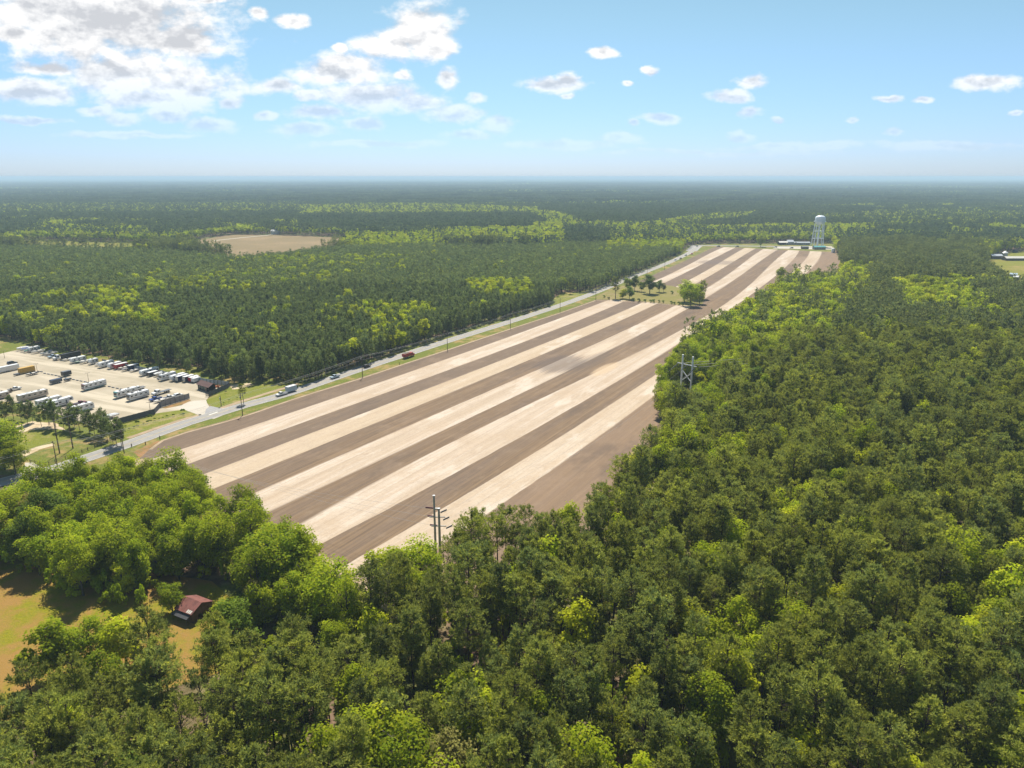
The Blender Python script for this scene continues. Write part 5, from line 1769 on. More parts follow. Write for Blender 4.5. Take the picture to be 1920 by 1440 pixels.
# --- bottom row
pickup(18, 735.5, 'white pickup hitched to an open cargo trailer at the left', 'R')
r = placed('cargo_trailer', 6, 740, 4.5, 2.0, 'open cargo trailer behind the white pickup at the left', 'trailer')
MB().box(-2.2, 2.2, -0.95, 0.95, 0.55, 0.7).obj('bed', WOOD, r)
for x in (-2.15, 2.1):
    MB().box(x, x + 0.06, -0.9, 0.9, 0.7, 1.8).obj('rack', BROWN, r)
wheels(r, [-0.3, 0.5], 1.0, 0.33)
car(-8, 744, 'dark car cut off by the left edge of the photo', m=BLACKP)
camper(-18, 754, 9, 'beige camper cut off by the left edge of the photo', body=BEIGE, trim=BROWN)
motorhome(38, 755.5, 12.8, 'long beige motorhome with brown swirls', 'R', BEIGE, BROWN, nose=GREYP)
camper(70, 765, 12, 'long white and pale blue camper beside the beige motorhome', 'R', body=WHITE, trim=LBLUE)
fifth_wheel(89, 770, 12, 'white fifth-wheel camper with a slide-out, right of the pale blue one')
pickup(141, 763, 'dark brown pickup with a flat trailer behind it', 'R', m=MAROON, cover=BLACKP)
r = placed('flat_trailer', 124, 768, 5, 1.9, 'low flat trailer behind the dark brown pickup', 'trailer')
MB().box(-2.5, 1.7, -0.9, 0.9, 0.5, 0.62).obj('bed', WOOD, r)
MB().tube([(1.7, 0, 0.5), (2.5, 0, 0.5)], 0.05).obj('tongue', DKSTEEL, r)
wheels(r, [-0.6, 0.2], 0.95, 0.33)
motorhome(134, 779, 10.5, 'white motorhome with pale teal skirt behind the pine row', 'R', WHITE, LBLUE, TEAL)
boat(188, 791, 6.5, 'white boat behind the right end of the pine row')
boat(198, 790, 6.5, 'second white boat behind the right end of the pine row', cover=WHITE)
# --- on the road
pickup(521, 745, 'white pickup towing a pale box trailer along the road', 'L', head=R(54))
box_trailer(538.5, 738.5, 6.0, 'pale bluish box trailer towed by the white pickup on the road', body=LBLUE, roof=WHITE, h=2.9, head=R(56), group=None)
pickup(623, 712, 'pale blue pickup driving on the road', 'L', m=LBLUE, head=R(57))
car(685, 691.5, 'dark SUV on the road between the pale pickup and the dump truck', m=BLACKP, head=R(58), h=1.8)
r = placed('dump_truck', 760, 673.5, 8.5, 2.4, 'dark red dump truck driving on the road', 'truck', None, 'R', R(58))
MB().box(-4.2, 4.2, -0.5, 0.5, 0.7, 0.95).obj('frame', DKSTEEL, r)
MB().prism([(-4.2, 1.0), (-4.5, 2.7), (1.3, 2.7), (1.2, 1.0)], -1.2, 1.2).obj('dump_body', RED, r)
MB().box(-4.25, 1.1, -1.05, 1.05, 2.702, 2.75).obj('load', WOOD, r)
MB().prism([(1.5, 0.7), (1.5, 2.6), (2.8, 2.6), (3.1, 1.8), (4.2, 1.65), (4.3, 0.6)], -1.1, 1.1).obj('cab', RED, r)
MB().add([(2.88, -0.95, 2.5), (2.88, 0.95, 2.5), (3.14, 0.95, 1.85), (3.14, -0.95, 1.85)], [(0, 1, 2, 3)]).obj('windscreen', GLASS, r)
windows(r, [(1.8, 2.6, 1.8, 2.4)], 1.11)
for k in range(5):
    MB().box(-4.0 + k * 1.2, -3.9 + k * 1.2, -1.24, 1.24, 1.1, 2.6).obj('rib', MAROON, r)
wheels(r, [3.3, -1.6, -2.8], 1.12, 0.5)
for (u, v, m_, lab, hd, fr) in [(1266, 489, WHITE, 'white car on the road nearest below the junction curve', 60, 'L'), (1276, 486.5, BLACKP, 'black car following the white one below the junction curve', 60, 'L'), (1286, 480, WHITE, 'white car in the left lane of the curve', 58, 'R'),
                               (1297, 477.5, RED, 'red car in the curve below the cross road', 60, 'L'), (1308, 463, GREYP, 'dark car at the junction with the cross road', 75, 'L'),
                               (1344, 463, BLACKP, 'black vehicle on the cross road above the second pale stripe', 2, 'L'), (1379, 463.5, NAVY, 'dark blue car on the cross road above the third pale stripe', 2, 'L'),
                               (1451, 464.5, SILVER, 'silver car on the cross road left of the sheds', 2, 'L'), (1481, 466, BLACKP, 'black car on the cross road in front of the sheds', 2, 'L'),
                               (1510, 466.5, GREYP, 'dark vehicle at the roadside left of the tower', 2, 'L')]:
    car(u, v, lab, fr, m_, 'cars near the far junction', 5.2, 1.8, R(hd))

# --- wheel stops and lamp posts in the lot
for i, (u, v) in enumerate([(73, 697), (78, 697.5), (84, 700.5), (91, 702), (98, 703.3), (105, 704.6), (111, 706), (124, 709.5), (138, 712.3), (145, 713.7), (152, 715.1), (160, 716.6), (205, 725.3), (212, 727), (220, 728.7), (228, 730.3)]):
    x, y = G(u, v)
    b = MB().box(-0.9, 0.9, -0.25, 0.25, 0.0, 0.35, 0.08).obj('parking_stop', GREYP)
    b.location = (x, y, 0.08)
    b.rotation_euler = (0, 0, R(-28))
    tag(b, ['first','second','third','fourth','fifth','sixth','seventh','eighth','ninth','tenth','eleventh','twelfth','thirteenth','fourteenth','fifteenth','sixteenth','seventeenth','eighteenth','nineteenth','twentieth'][i] + ' dark parking stop from the left in the line down the lot', 'parking stop', 'parking stops down the middle of the lot')


def lamp(u, v, h, label):
    x, y = G(u, v)
    r = empty('lamp_post', (x, y, 0.06), R(30), label, 'lamp post', 'lamp posts in the lot')
    MB().tube([(0, 0, 0), (0, 0, h)], [0.11, 0.06]).obj('pole', WOOD, r)
    MB().tube([(-0.8, 0, h - 0.1), (0.8, 0, h - 0.1)], 0.05).obj('arm', WOOD, r)
    for s in (-0.8, 0.8):
        MB().box(s - 0.25, s + 0.25, -0.15, 0.15, h - 0.1, h + 0.02).obj('lamp', GREYP, r)


lamp(70.5, 699, 5.0, 'thin lamp post right of the yellow container')
lamp(167, 719, 5.5, 'thin lamp post behind the lone motorhome')
lamp(9, 672, 4.5, 'thin lamp post at the far left of the lot')
lamp(281.5, 768, 3.5, 'short post inside the dark grey fence')


# --- fences
def board_fence(pts, h, step, mp, mpost, label, z=0.08, name='privacy_fence', post_side=0.0, world=False, boards=0):
    Q = [Vector(p if world else G(*p)) for p in pts]
    r = empty(name, (Q[0].x, Q[0].y, z), 0, label, 'fence')
    base = Q[0]
    pm, bm_ = {}, {}
    for i in range(len(Q) - 1):
        a, b = Q[i] - base, Q[i + 1] - base
        L = (b - a).length
        n = max(1, round(L / step))
        d = (b - a) / n
        ang = math.atan2(d.y, d.x)
        nn = Vector((-math.sin(ang), math.cos(ang))) * post_side
        for k in range(n):
            p = a + d * k
            key = round(d.length, 2)
            if key not in pm:
                mb = MB().box(0.06, d.length - 0.06, -0.02, 0.02, 0.08, h)
                mb.box(0.0, d.length, -0.05, -0.021, h * 0.25, h * 0.25 + 0.09)
                mb.box(0.0, d.length, -0.05, -0.021, h * 0.8, h * 0.8 + 0.09)
                nb_ = int(d.length / 0.3)
                for q in range(nb_):
                    mb.box(0.1 + q * 0.3, 0.32 + q * 0.3, 0.021, 0.045, 0.08, h - 0.03)
                pm[key] = mb.obj('panel', mp, r).data
                o = r.children[-1] if r.children else None
                o = [c for c in C.objects if c.data == pm[key]][0]
            else:
                o = link('panel', pm[key], r)
            o.location = (p.x, p.y, 0)
            o.rotation_euler = (0, 0, ang)
            if 'p' not in bm_:
                q = MB().box(-0.07, 0.07, -0.07, 0.07, 0, h + 0.12).obj('post', mpost, r)
                bm_['p'] = q.data
            else:
                q = link('post', bm_['p'], r)
            q.location = (p.x + nn.x, p.y + nn.y, 0)
            q.rotation_euler = (0, 0, ang)
    q = link('post', bm_['p'], r)
    e = Q[-1] - base
    q.location = (e.x, e.y, 0)
    return r


board_fence([(222, 796), (290.5, 777.5)], 2.6, 2.4, FENCED, FENCED, 'dark grey board fence at the bottom of the lot, left of the gap')
board_fence([(289, 778), (301, 764.5)], 2.4, 2.0, FENCED, FENCED, 'short dark fence return beside the gap')
board_fence([(301.5, 764.5), (355.5, 747.5)], 2.6, 2.4, FENCEL, FENCED, 'light grey board fence left of the lot entrance')
board_fence([(392, 744.5), (428, 728), (431, 724)], 2.3, 2.4, FENCED, DKSTEEL, 'dark board fence beside the brown-roofed cabin')
board_fence([(193, 681), (262, 695), (330, 708.5), (395, 720), (430, 724)], 2.3, 2.5, FENCEB, DKSTEEL, 'long pale blue fence with dark posts behind the back row', post_side=-0.14)
# gate
x, y = G(386, 744)
r = empty('gate', (x, y, 0.1), R(15), 'small dark slatted gate beside the dark fence at the entrance', 'gate')
for k in range(6):
    MB().box(k * 0.35, k * 0.35 + 0.2, -0.04, 0.04, 0.15, 2.0).obj('slat', DKSTEEL, r)
MB().box(-0.1, 2.1, -0.06, -0.041, 0.3, 0.42).obj('rail', DKSTEEL, r)
MB().box(-0.1, 2.1, -0.06, -0.041, 1.6, 1.72).obj('rail', DKSTEEL, r)
# rail fence beside the road
RF = [(57, 868), (75, 872), (92, 873), (104, 869), (123, 862), (143, 854), (165, 845), (190, 835), (212, 827)]
Q = []
for i in range(len(RF) - 1):
    a, b = Vector(G(*RF[i])), Vector(G(*RF[i + 1]))
    n = max(1, round((b - a).length / 2.6))
    Q += [a + (b - a) * (k / n) for k in range(n)]
Q.append(Vector(G(*RF[-1])))
r = empty('rail_fence', (Q[0].x, Q[0].y, 0.05), 0, 'wooden rail fence between the road and the wooden poles', 'fence')
for i, p in enumerate(Q):
    q = p - Q[0]
    MB().box(q.x - 0.09, q.x + 0.09, q.y - 0.09, q.y + 0.09, 0, 1.35).obj('post', WOOD, r)
    if i < len(Q) - 1:
        e = Q[i + 1] - Q[0]
        for z in (0.45, 0.8, 1.15):
            MB().tube([(q.x, q.y, z), (e.x, e.y, z)], 0.055, 4).obj('rail', WOOD, r)
# marker posts at the verge
for i, (u, v) in enumerate([(247, 838), (273, 834), (300, 823), (749, 684)]):
    x, y = G(u, v)
    o = MB().box(-0.12, 0.12, -0.12, 0.12, 0, 1.3, 0.03).obj('marker_post', WOOD)
    o.location = (x, y, 0.05)
    tag(o, ('leftmost', 'second', 'third', 'farthest')[i] + ' short wooden marker post on the grass verge of the road', 'post', 'marker posts along the verge')
# small planted shrubs
SH = mesh_np('shrub', *broad_crown(201, 1.2, 0.6, 4, 30, 0.28, 0.0)[:2], 4)
SH.materials.append(M_BROAD2)
for i, (u, v) in enumerate([(236, 802), (243, 806), (252, 803), (259, 797), (270, 796), (277, 794), (283, 787), (291, 788), (299, 787), (306, 786), (314, 783), (326, 781), (344, 775), (345, 779), (420, 758), (430, 752), (445, 748), (452, 735), (437, 730), (424, 737)]):
    x, y = G(u, v)
    o = link('shrub', SH)
    o.location = (x, y, 0.05)
    s = rnd.uniform(0.7, 1.2) * (2.0 if i in (3, 6, 12) else 1)
    o.scale = (s * 0.9, s * 0.9, s)
    tag(o, ORD[i if i < 7 else i - 7 if i < 14 else i - 14] + (' bigger' if i in (3, 6, 12) else ' small') + ' dark shrub planted in the ' + ('bright grass bank below the dark grey fence' if i < 7 else 'grass bank left of the driveway' if i < 14 else 'grass corner right of the driveway'), 'shrub', 'small shrubs planted in the grass by the lot')

# --- cabin by the entrance
A, B = Vector(G(371, 729.5)), Vector(G(392.5, 736.5))
ang = math.atan2(B.y - A.y, B.x - A.x)
r = empty('cabin', (A.x, A.y, 0.06), ang, 'dark cabin with a brown metal roof by the lot entrance', 'cabin')
L, Dp = (B - A).length, 4.6
w = MB().prism([(0.15, 0), (0.15, 2.7), (L - 2.0, 2.7), (L - 2.0, 0)], 0, Dp)
w.add([(L - 2.0, 0.0, 0), (L - 2.0, Dp, 0), (L - 2.0, Dp, 2.7), (L - 2.0, Dp / 2, 4.0), (L - 2.0, 0, 2.7)], [(0, 1, 2, 3, 4)])
w.add([(0.14, 0.0, 0), (0.14, Dp, 0), (0.14, Dp, 2.7), (0.14, Dp / 2, 4.0), (0.14, 0, 2.7)], [(4, 3, 2, 1, 0)])
w.obj('wall', LOGWALL, r)
for s in (0, 1):
    y0, y1 = (-0.45, Dp / 2) if s == 0 else (Dp + 0.45, Dp / 2)
    rf = MB().add([(-0.4, y0, 2.62), (L + 0.3, y0, 2.62), (L + 0.3, y1, 4.12), (-0.4, y1, 4.12), (-0.4, y0, 2.5), (L + 0.3, y0, 2.5), (L + 0.3, y1, 4.0), (-0.4, y1, 4.0)],
                  [(0, 1, 2, 3), (7, 6, 5, 4), (0, 4, 5, 1), (1, 5, 6, 2), (3, 7, 4, 0)]).obj('roof', ROOFBR, r)
    for k in range(int(L / 0.6) + 1):
        x = -0.3 + k * 0.6
        MB().tube([(x, y0, 2.65), (x, y1, 4.15)], 0.03, 4).obj('seam', ROOFBR, rf)
for x in (1.4, 3.6, 5.8):
    f = MB().box(x, x + 1.0, -0.05, 0.02, 1.0, 2.1).obj('window', TEAL, r)
    MB().box(x + 0.1, x + 0.9, -0.07, -0.051, 1.1, 2.0).obj('pane', GLASS, f)
MB().box(L - 3.2, L - 2.3, -0.05, 0.02, 0, 2.1).obj('door', BROWN, r)
for y_ in (0.05, Dp - 0.05):
    MB().box(L - 0.15, L, y_ - 0.08, y_ + 0.08, 0, 2.65).obj('porch_post', WOOD, r)
MB().box(L - 1.99, L + 0.1, 0, Dp, 0, 0.2).obj('porch', WOOD, r)
MB().box(L - 0.05, L + 0.02, 0.1, Dp - 0.1, 0.2, 1.0).obj('railing', LOGWALL, r)
# tractor
x, y = G(404, 730)
r = empty('tractor', (x, y, 0.06), R(20), 'orange tractor with a loader behind the dark fence by the cabin', 'tractor')
MB().prism([(-0.2, 0.9), (-0.2, 1.6), (1.9, 1.5), (2.0, 0.8)], -0.5, 0.5).obj('bonnet', ORANGE, r)
MB().box(-1.4, -0.25, -0.7, 0.7, 0.8, 1.2).obj('seat_deck', ORANGE, r)
for xx, yy in ((-1.3, 0.65), (-1.3, -0.65), (-0.3, 0.65), (-0.3, -0.65)):
    MB().tube([(xx, yy, 1.2), (xx, yy, 2.5)], 0.05).obj('cab_post', DKSTEEL, r)
MB().box(-1.5, -0.1, -0.8, 0.8, 2.5, 2.62).obj('canopy', ORANGE, r)
for s in (0.75, -0.75):
    MB().tube([(0, s, 1.5), (2.0, s, 1.8), (3.0, s, 0.7)], 0.09).obj('loader_arm', ORANGE, r)
MB().prism([(3.0, 0.2), (3.0, 1.0), (3.2, 1.0), (3.7, 0.25)], -1.0, 1.0).obj('bucket', GREYP, r)
for s in (0.85, -0.85):
    MB().wheel(-0.9, s, 0.75, 0.4).obj('wheel', TYRE, r)
    MB().wheel(1.5, s * 0.9, 0.42, 0.28).obj('wheel', TYRE, r)


# --- poles and wires
def wire(a, b, sag, rad=0.035, n=10):
    pts = []
    for i in range(n + 1):
        f = i / n
        p = Vector(a).lerp(Vector(b), f)
        pts.append((p.x, p.y, p.z - 4 * sag * f * (1 - f)))
    return pts


def upole(u, v, h, label, head=H61 + math.pi / 2, box=False, arm=True):
    x, y = G(u, v)
    r = empty('utility_pole', (x, y, 0), head, label, 'utility pole', 'utility poles along the road')
    MB().tube([(0, 0, -0.1), (0, 0, h)], [0.19, 0.12], 8).obj('pole', WOOD, r)
    if arm:
        MB().box(-1.2, 1.2, -0.06, 0.06, h - 0.75, h - 0.6).obj('crossarm', WOOD, r)
        for s in (-1.1, 0.5, 1.1):
            MB().tube([(s, 0, h - 0.6), (s, 0, h - 0.35)], 0.06).obj('insulator', RIM, r)
    if box:
        MB().tube([(0.35, 0, h - 2.0), (0.35, 0, h - 1.1)], 0.25, 10).obj('transformer', STEEL, r)
    return (x, y, h)


PL = [upole(108, 876, 10, 'utility pole left of the road, partly hidden by the lower woods'), upole(233, 850, 9.5, 'utility pole on the verge beside the row of small pines'),
      upole(455, 779, 9.8, 'utility pole standing in front of the small round pine', box=True), upole(680, 707.5, 11.5, 'utility pole below the bright roadside trees', box=True),
      upole(839, 656.5, 10.5, 'utility pole right of the dump truck'), upole(957, 616, 10.5, 'utility pole halfway along the field road'), upole(1050, 584.5, 10.5, 'utility pole beside the clearing'),
      upole(1117, 563, 10.5, 'utility pole just left of the field island'), upole(1213, 521, 10.5, 'utility pole beyond the field island'), upole(1246, 506, 10.5, 'farthest utility pole before the junction')]
upole(415, 762, 5.2, 'short pole with a grey box on the grass corner', arm=False, box=True)
PL = [G(-60, 925) + (10,)] + PL
for i in range(len(PL) - 1):
    a, b = Vector(PL[i]), Vector(PL[i + 1])
    d = (b - a)
    n = Vector((-d.y, d.x, 0)).normalized()
    r = empty('power_line', tuple(a), 0, ['power line at the lower left corner of the road', 'power line over the rail fence', 'power line across the lot driveway', 'power line above the pickup and trailer on the road', 'power line above the dump truck', 'power line span right of the dump truck',
              'power line span left of the clearing', 'power line span beside the clearing', 'power line span along the field island', 'power line span beyond the field island'][i], 'power line', 'power lines along the road')
    for o_, dz_ in ((-1.1, -0.35), (0.5, -0.35), (1.1, -0.35), (0, -2.2)):
        MB().tube(wire(n * o_ + Vector((0, 0, dz_)), d + n * o_ + Vector((0, 0, dz_)), 0.9), 0.03, 3).obj('wire', WIRE, r)

# timber H-frame on the left
p1, p2 = Vector(G(112, 850)), Vector(G(137, 841))
c_ = (p1 + p2) / 2
hd = math.atan2((p2 - p1).y, (p2 - p1).x)
hw = (p2 - p1).length / 2
r = empty('pylon', (c_.x, c_.y, 0), hd, 'timber H-frame pylon of two poles beside the bright lawn', 'pylon')
for s in (-hw, hw):
    MB().tube([(s, 0, -0.2), (s, 0, 14.2)], [0.24, 0.16], 8).obj('pole', WOOD, r)
MB().box(-4.8, 4.8, -0.30, -0.17, 12.9, 13.15).obj('crossarm', WOODGREY, r)
for s in (-4.4, 0, 4.4):
    MB().tube([(s, -0.24, 12.9), (s, -0.24, 11.9)], 0.09).obj('insulator', GREYP, r)
mt_ = Matrix.Rotation(hd, 3, 'Z')
HL = [Vector((c_.x, c_.y, 0)) + mt_ @ Vector((s, -0.24, 11.9)) for s in (-4.4, 0, 4.4)]
# twin steel poles
T1, T2 = Vector(G(818, 1065)), Vector(G(823.5, 1070))
r = empty('pylon', (T1.x, T1.y, 0), 0, 'twin grey steel poles rising from the trees at the near field corner', 'pylon')
MB().tube([(0, 0, -0.2), (0, 0, 21.0)], [0.36, 0.24], 14).obj('pole', POLESTEEL, r)
q = T2 - T1
MB().tube([(q.x + 0.4, q.y, -0.2), (q.x + 0.4, q.y, 18.0)], [0.40, 0.28], 14).obj('pole', POLESTEEL, r)
for hh, px_, py_ in ((21.0, 0, 0), (18.0, q.x + 0.4, q.y)):
    MB().tube([(px_, py_, hh), (px_, py_, hh + 0.12)], 0.36, 12).obj('cap', RIM, r)
MB().box(-0.1, q.x + 0.6, -0.3, 0.3, 17.2, 17.5).obj('bracket', POLESTEEL, r)
T0 = Vector((T1.x, T1.y, 0))
WL = []
for z in (17.4, 15.0, 12.4):
    b = T0 + Vector((-1.0 + 0.2 * (17.4 - z), 0, z))
    WL.append(b)
    for dz_ in (0.0, 0.22):
        MB().tube([tuple(b - T0 + Vector((0.7, 0, dz_))), tuple(b - T0 + Vector((-1.3, 0.2, dz_ + 0.1)))], 0.12, 6).obj('insulator', MAROON, r)
WR = []
for z in (16.9, 14.8, 12.4):
    b = T0 + Vector((q.x + 1.7 + 0.3 * (17 - z), q.y, z))
    WR.append(b)
    for dz_ in (0.0, 0.22):
        MB().tube([tuple(b - T0 + Vector((-0.9, 0, dz_ - 0.1))), tuple(b - T0 + Vector((0.6, 0.9, dz_ + 0.25)))], 0.11, 6).obj('insulator', GREYP, r)
MB().box(T1.x - T1.x - 1.3, q.x + 1.9, -0.22, -0.04, 14.9, 15.15).obj('crossarm', POLESTEEL, r)
MB().box(-0.9, q.x + 2.1, -0.22, -0.04, 12.3, 12.55).obj('crossarm', POLESTEEL, r)
# steel H-frame on the right
p1, p2 = Vector(G(1275, 746)), Vector(G(1293.5, 751))
c_ = (p1 + p2) / 2
hd = math.atan2((p2 - p1).y, (p2 - p1).x)
hw = (p2 - p1).length / 2
r = empty('pylon', (c_.x, c_.y, 0), hd, 'grey H-frame pylon standing in the trees at the right edge of the field', 'pylon')
for s in (-hw, hw):
    MB().tube([(s, 0, -0.2), (s, 0, 21.0)], [0.50, 0.40], 10).obj('pole', PYLONGREY, r)
MB().box(-5.2, 5.2, -0.45, -0.25, 16.6, 16.95).obj('crossarm', PYLONGREY, r)
MB().tube([(-hw, 0.3, 13.5), (hw, 0.3, 8.5)], 0.2, 6).obj('brace', PYLONGREY, r)
MB().tube([(hw, 0.4, 13.5), (-hw, 0.4, 8.5)], 0.2, 6).obj('brace', PYLONGREY, r)
for s in (-4.9, 0, 4.9):
    MB().tube([(s, 0.2, 16.6), (s + 0.2, 1.6, 16.3)], 0.09).obj('insulator', GREYP, r)
    MB().tube([(s, -0.6, 16.4), (s - 1.2, -3.2, 14.2)], 0.16).obj('insulator', GREYP, r)
mt_ = Matrix.Rotation(hd, 3, 'Z')
HRa = [Vector((c_.x, c_.y, 0)) + mt_ @ Vector((s - 1.2, -3.2, 14.2)) for s in (-4.9, 0, 4.9)]
HRb = [Vector((c_.x, c_.y, 0)) + mt_ @ Vector((s + 0.2, 1.6, 16.3)) for s in (-4.9, 0, 4.9)]
far = [p + Vector((150, 60, 1.0)) for p in HRb]
for nm, aa_, bb_, sg, rd in (('high conductors between the timber pylon and the twin steel poles', HL, WL, 4, 0.03), ('high conductors between the twin steel poles and the right H-frame', WR, HRa, 3, 0.025), ('high conductors leaving the right H-frame over the forest', HRb, far, 2, 0.09),
                             ('high conductors leading off the timber pylon to the left edge', HL, [p + Vector((-120, 40, 1)) for p in HL], 3, 0.045)):
    r = empty('power_line', tuple(aa_[0]), 0, nm, 'power line')
    for a, b in zip(aa_, bb_):
        MB().tube(wire(a - aa_[0], b - aa_[0], sg, n=16), rd, 3).obj('wire', WIRE, r)

# --- red-roofed shed
ang = R(-27)
A = Vector(G(325.5, 1141, 2.6))
r = empty('shed', (A.x, A.y, 0.04), ang, 'old board shed with a rusty red metal roof at the meadow edge', 'shed')
L, Dp = 6.0, 6.4
for (x, y_) in ((0.3, 0.5), (L - 0.3, 0.5), (0.3, Dp - 0.4), (L - 0.3, Dp - 0.4), (0.3, Dp / 2), (L - 0.3, Dp / 2), (L / 2, 0.5)):
    MB().box(x - 0.09, x + 0.09, y_ - 0.09, y_ + 0.09, 0, 2.55 if y_ != Dp / 2 else 3.9).obj('post', BARNW, r)
for k in range(20):
    MB().box(0.3 + k * 0.27, 0.54 + k * 0.27, 0.46, 0.50, 0, 2.2).obj('board', BARNW, r)
for k in range(19):
    MB().box(0.28, 0.32, 0.6 + k * 0.29, 0.85 + k * 0.29, 0, 2.5).obj('board', BARNW, r)
for s in (0, 1):
    y0, y1 = (0.0, Dp / 2) if s == 0 else (Dp, Dp / 2)
    rf = MB().add([(0, y0, 2.6), (L, y0, 2.6), (L, y1, 4.1), (0, y1, 4.1), (0, y0, 2.54), (L, y0, 2.54), (L, y1, 4.04), (0, y1, 4.04)],
                  [(0, 1, 2, 3), (7, 6, 5, 4), (0, 4, 5, 1), (1, 5, 6, 2), (3, 7, 4, 0)]).obj('roof', ROOFRED, r)
    for k in range(11):
        x = 0.05 + k * 0.59
        MB().tube([(x, y0, 2.615), (x, y1, 4.115)], 0.022, 4).obj('seam', ROOFRED, rf)
for k in range(19):
    y_ = 0.6 + k * 0.29
    MB().box(L - 0.32, L - 0.28, y_, y_ + 0.25, 1.5 if 2.0 < y_ < 4.2 else 0, 2.55 + 1.35 * (1 - abs(y_ + 0.12 - Dp / 2) / (Dp / 2))).obj('board', BARNW, r)
for k in range(19):
    MB().box(0.3 + k * 0.285, 0.54 + k * 0.285, Dp - 0.45, Dp - 0.41, 0, 2.5).obj('board', BARNW, r)
MB().add([(0.2, -1.0, 1.75), (L - 0.6, -1.0, 1.75), (L - 0.6, 0.35, 2.35), (0.2, 0.35, 2.35), (0.2, -1.0, 1.70), (L - 0.6, -1.0, 1.70), (L - 0.6, 0.35, 2.3), (0.2, 0.35, 2.3)],
         [(0, 1, 2, 3), (7, 6, 5, 4), (0, 4, 5, 1), (1, 5, 6, 2), (3, 7, 4, 0)]).obj('lean_to_roof', DKSTEEL, r)
for x in (0.4, L - 0.8):
    MB().box(x - 0.05, x + 0.05, -0.95, -0.85, 0, 1.7).obj('post', BARNW, r)
for k in range(3):
    x = 4.0 + k * 0.55
    MB().add([(x, 0.12, 2.68), (x + 0.42, 0.12, 2.68), (x + 0.42, 0.85, 3.03), (x, 0.85, 3.03)], [(0, 1, 2, 3)]).obj('roof_patch', CREAM, r)

# --- water tower
x, y = G(1532, 462)
r = empty('water_tower', (x, y, 0), 0, 'tall pale blue white water tower at the far end of the field', 'water tower')
HT = 45.0
zt = 33.0
for k in range(5):
    a = 2 * math.pi * k / 5
    MB().tube([(9.0 * math.cos(a), 9.0 * math.sin(a), 0), (6.6 * math.cos(a), 6.6 * math.sin(a), zt + 1)], [0.62, 0.55], 10).obj('leg', TOWERM, r)
MB().tube([(0, 0, 0), (0, 0, zt + 1)], 1.25, 14).obj('riser_pipe', TOWERM, r)
for f in (0.36, 0.68):
    rr_ = 9.0 - 2.4 * f
    for k in range(5):
        a, b = 2 * math.pi * k / 5, 2 * math.pi * (k + 1) / 5
        z = zt * f
        MB().tube([(rr_ * math.cos(a), rr_ * math.sin(a), z), (rr_ * math.cos(b), rr_ * math.sin(b), z)], 0.32, 8).obj('strut', TOWERM, r)
for i, (fa, fb) in enumerate(((0.0, 0.36), (0.36, 0.68), (0.68, 1.0))):
    ra, rb_ = 9 - 2.4 * fa, 9 - 2.4 * fb
    for k in range(5):
        a, b = 2 * math.pi * k / 5, 2 * math.pi * (k + 1) / 5
        MB().tube([(ra * math.cos(a), ra * math.sin(a), zt * fa), (rb_ * math.cos(b), rb_ * math.sin(b), zt * fb)], 0.07, 4).obj('brace', TOWERM, r)
        MB().tube([(ra * math.cos(b), ra * math.sin(b), zt * fa), (rb_ * math.cos(a), rb_ * math.sin(a), zt * fb)], 0.07, 4).obj('brace', TOWERM, r)
tk = MB().lathe([(0.01, 31.5), (2.5, 31.8), (5.0, 32.8), (6.6, 34.4), (7.2, 36.2), (7.25, 41.0), (6.9, 42.6), (5.8, 43.9), (3.8, 44.8), (1.8, 45.2), (0.01, 45.3)], 32).obj('tank', TOWERM, r, smooth=True)
MB().lathe([(7.2, 35.9), (8.3, 35.9), (8.3, 36.15), (7.2, 36.15)], 32).obj('catwalk', TOWERM, r)
MB().lathe([(8.22, 36.15), (8.22, 37.25), (8.28, 37.25), (8.28, 36.15)], 32).obj('railing', TOWERM, r)
MB().tube([(0, 0, 45.2), (0, 0, 46.0)], 0.5, 10).obj('vent', TOWERM, r)


# --- far buildings
def house(u, v, L, Dp, h, rh, label, cat, wall, roof, head=0.0, name='building', wins=0, open_=False, group=None):
    x, y = G(u, v)
    r = empty(name, (x, y, 0.12), head, label, cat, group)
    if open_:
        n = max(2, int(L / 3))
        for k in range(n + 1):
            for yy in (0.2, Dp - 0.2):
                MB().box(k * L / n - 0.12 + (0.12 if k == 0 else 0) - (0.12 if k == n else 0), k * L / n + 0.12, yy - 0.12, yy + 0.12, 0, h).obj('post', wall, r)
        MB().box(0.1, L - 0.1, Dp - 0.1, Dp, 0, h).obj('wall', wall, r)
    else:
        MB().add([(0, 0, 0), (L, 0, 0), (L, Dp, 0), (0, Dp, 0), (0, 0, h), (L, 0, h), (L, Dp, h), (0, Dp, h), (0, Dp / 2, h + rh * .97), (L, Dp / 2, h + rh * .97)],
                 [(0, 1, 5, 4), (1, 2, 6, 9, 5), (2, 3, 7, 6), (3, 0, 4, 8, 7)]).obj('wall', wall, r)
        for k in range(wins):
            x0 = (k + 0.5) * L / wins - 0.6
            f = MB().box(x0, x0 + 1.2, -0.06, 0.0, 1.0, 2.3).obj('window', WHITE, r)
            MB().box(x0 + 0.1, x0 + 1.1, -0.09, -0.061, 1.1, 2.2).obj('pane', GLASS, f)
    for s in (0, 1):
        y0, y1 = (-0.5, Dp / 2) if s == 0 else (Dp + 0.5, Dp / 2)
        MB().add([(-0.5, y0, h), (L + 0.5, y0, h), (L + 0.5, y1, h + rh + .2), (-0.5, y1, h + rh + .2), (-0.5, y0, h - .15), (L + 0.5, y0, h - .15), (L + 0.5, y1, h + rh + .05), (-0.5, y1, h + rh + .05)],
                 [(0, 1, 2, 3), (7, 6, 5, 4), (0, 4, 5, 1), (1, 5, 6, 2), (3, 7, 4, 0)]).obj('roof', roof, r)
    return r


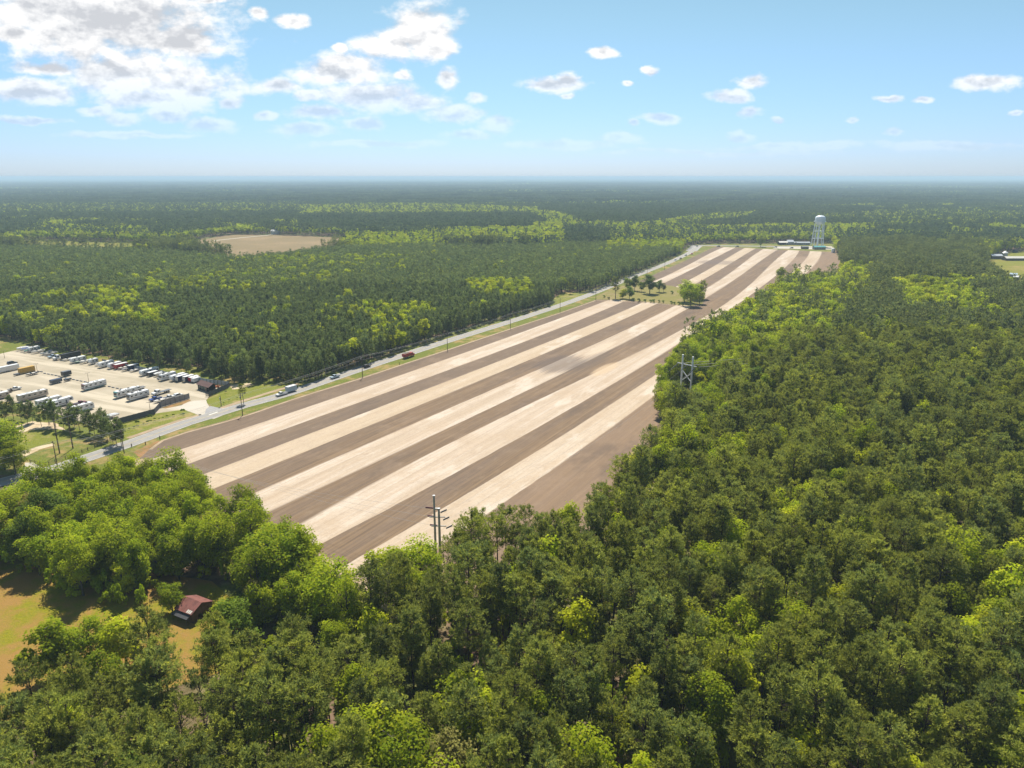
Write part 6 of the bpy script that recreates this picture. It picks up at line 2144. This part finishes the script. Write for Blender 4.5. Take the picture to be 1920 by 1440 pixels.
ROOFW = plain('pale_metal_roof', (0.66, 0.62, 0.55), 0.5, dirt=0.06, scale=0.4)
ROOFG = plain('grey_metal_roof', (0.52, 0.55, 0.58), 0.4, dirt=0.08, scale=0.4)
WALLG = plain('grey_siding', (0.34, 0.35, 0.36), 0.7, dirt=0.08, scale=0.4)
house(1461.5, 459.5, 12.5, 9, 3.6, 1.6, 'open brown shed with a pale roof left of the tower', 'shed', BARNW, ROOFW, name='shed', open_=True)
house(1477, 459, 9, 9, 4.2, 2.6, 'gabled grey building right of the open brown shed', 'building', WALLG, ROOFG, wins=2)
house(1488, 459, 6, 7, 3.0, 1.2, 'small grey annex between the gabled building and the long one', 'building', WALLG, ROOFG, wins=1)
house(1494, 459.5, 20, 7, 3.6, 0.8, 'long low grey building just left of the tower legs', 'building', WALLG, ROOFG, wins=6)
house(1527, 468, 16, 8, 3.4, 1.4, 'low building with a blue green roof at the foot of the tower', 'building', WALLG, TEAL, wins=5)
house(1504, 467, 9, 5, 2.8, 0.9, 'small dark shed left of the blue green roof', 'shed', BARNW, GREYP, name='shed')
x, y = G(1562, 474)
r = empty('storage_tank', (x, y, 0.1), 0, 'small white tank at the right end of the cross road', 'tank')
MB().lathe([(2.4, 0), (2.4, 5.2), (2.0, 6.0), (0.01, 6.6)], 20).obj('shell', WHITE, r, smooth=True)
MB().box(-0.5, 0.5, -2.45, -2.3, 0, 2.0).obj('door', GREYP, r)
house(1860, 486, 13, 8, 4.0, 1.8, 'dark open-fronted barn left of the grain bin', 'barn', BARNW, ROOFG, name='barn')
house(1886.5, 489, 40, 9, 3.0, 1.8, 'long barn with a pale cream roof at the right edge', 'barn', BARNW, ROOFW, name='barn')
house(1902, 474, 5, 4, 3.0, 1.4, 'small dark hut on the pasture beyond the long barn', 'hut', BARNW, BARNW, name='hut')
house(1893, 519, 6, 5, 2.6, 1.0, 'small pale blue-roofed shed at the lower edge of the pasture', 'shed', WALLG, LBLUE, name='shed', head=R(-35))
house(1900, 524, 5, 4, 2.6, 1.0, 'second small pale-roofed shed at the lower edge of the pasture', 'shed', WALLG, WHITE, name='shed', head=R(-35))
x, y = G(1883, 483)
r = empty('grain_bin', (x, y, 0.1), 0, 'round grain bin with a white cone roof between the barns', 'grain bin')
MB().lathe([(3.3, 0), (3.3, 6.0)], 24).obj('shell', STEEL, r, smooth=True)
MB().lathe([(3.5, 5.95), (0.5, 8.3), (0.01, 8.5)], 24).obj('roof', WHITE, r)
MB().box(-0.5, 0.5, -3.4, -3.28, 0.2, 2.0).obj('door', GREYP, r)
house(508, 439, 14, 9, 5, 2.5, 'tiny white farmhouse at the end of the far track', 'house', WHITE, WHITE)
house(1622, 396, 22, 14, 8, 5, 'tiny white building far off in the forest right of the tower', 'building', WHITE, WHITE)

# ------------------------------------------------------------------ the air
hz = MB().box(-90000, 90000, -400, 95000, -1.5, 108)
m, t = mat('haze')
pvn = t.n('ShaderNodeVolumePrincipled', {'Color': (0.58, 0.77, 0.96, 1), 'Density': 0.000115, 'Anisotropy': 0.0})
t.n('ShaderNodeOutputMaterial', {'Volume': pvn.outputs[0]})
tag(hz.obj('haze', m), 'thin blue haze over the land', 'haze', None, 'stuff')
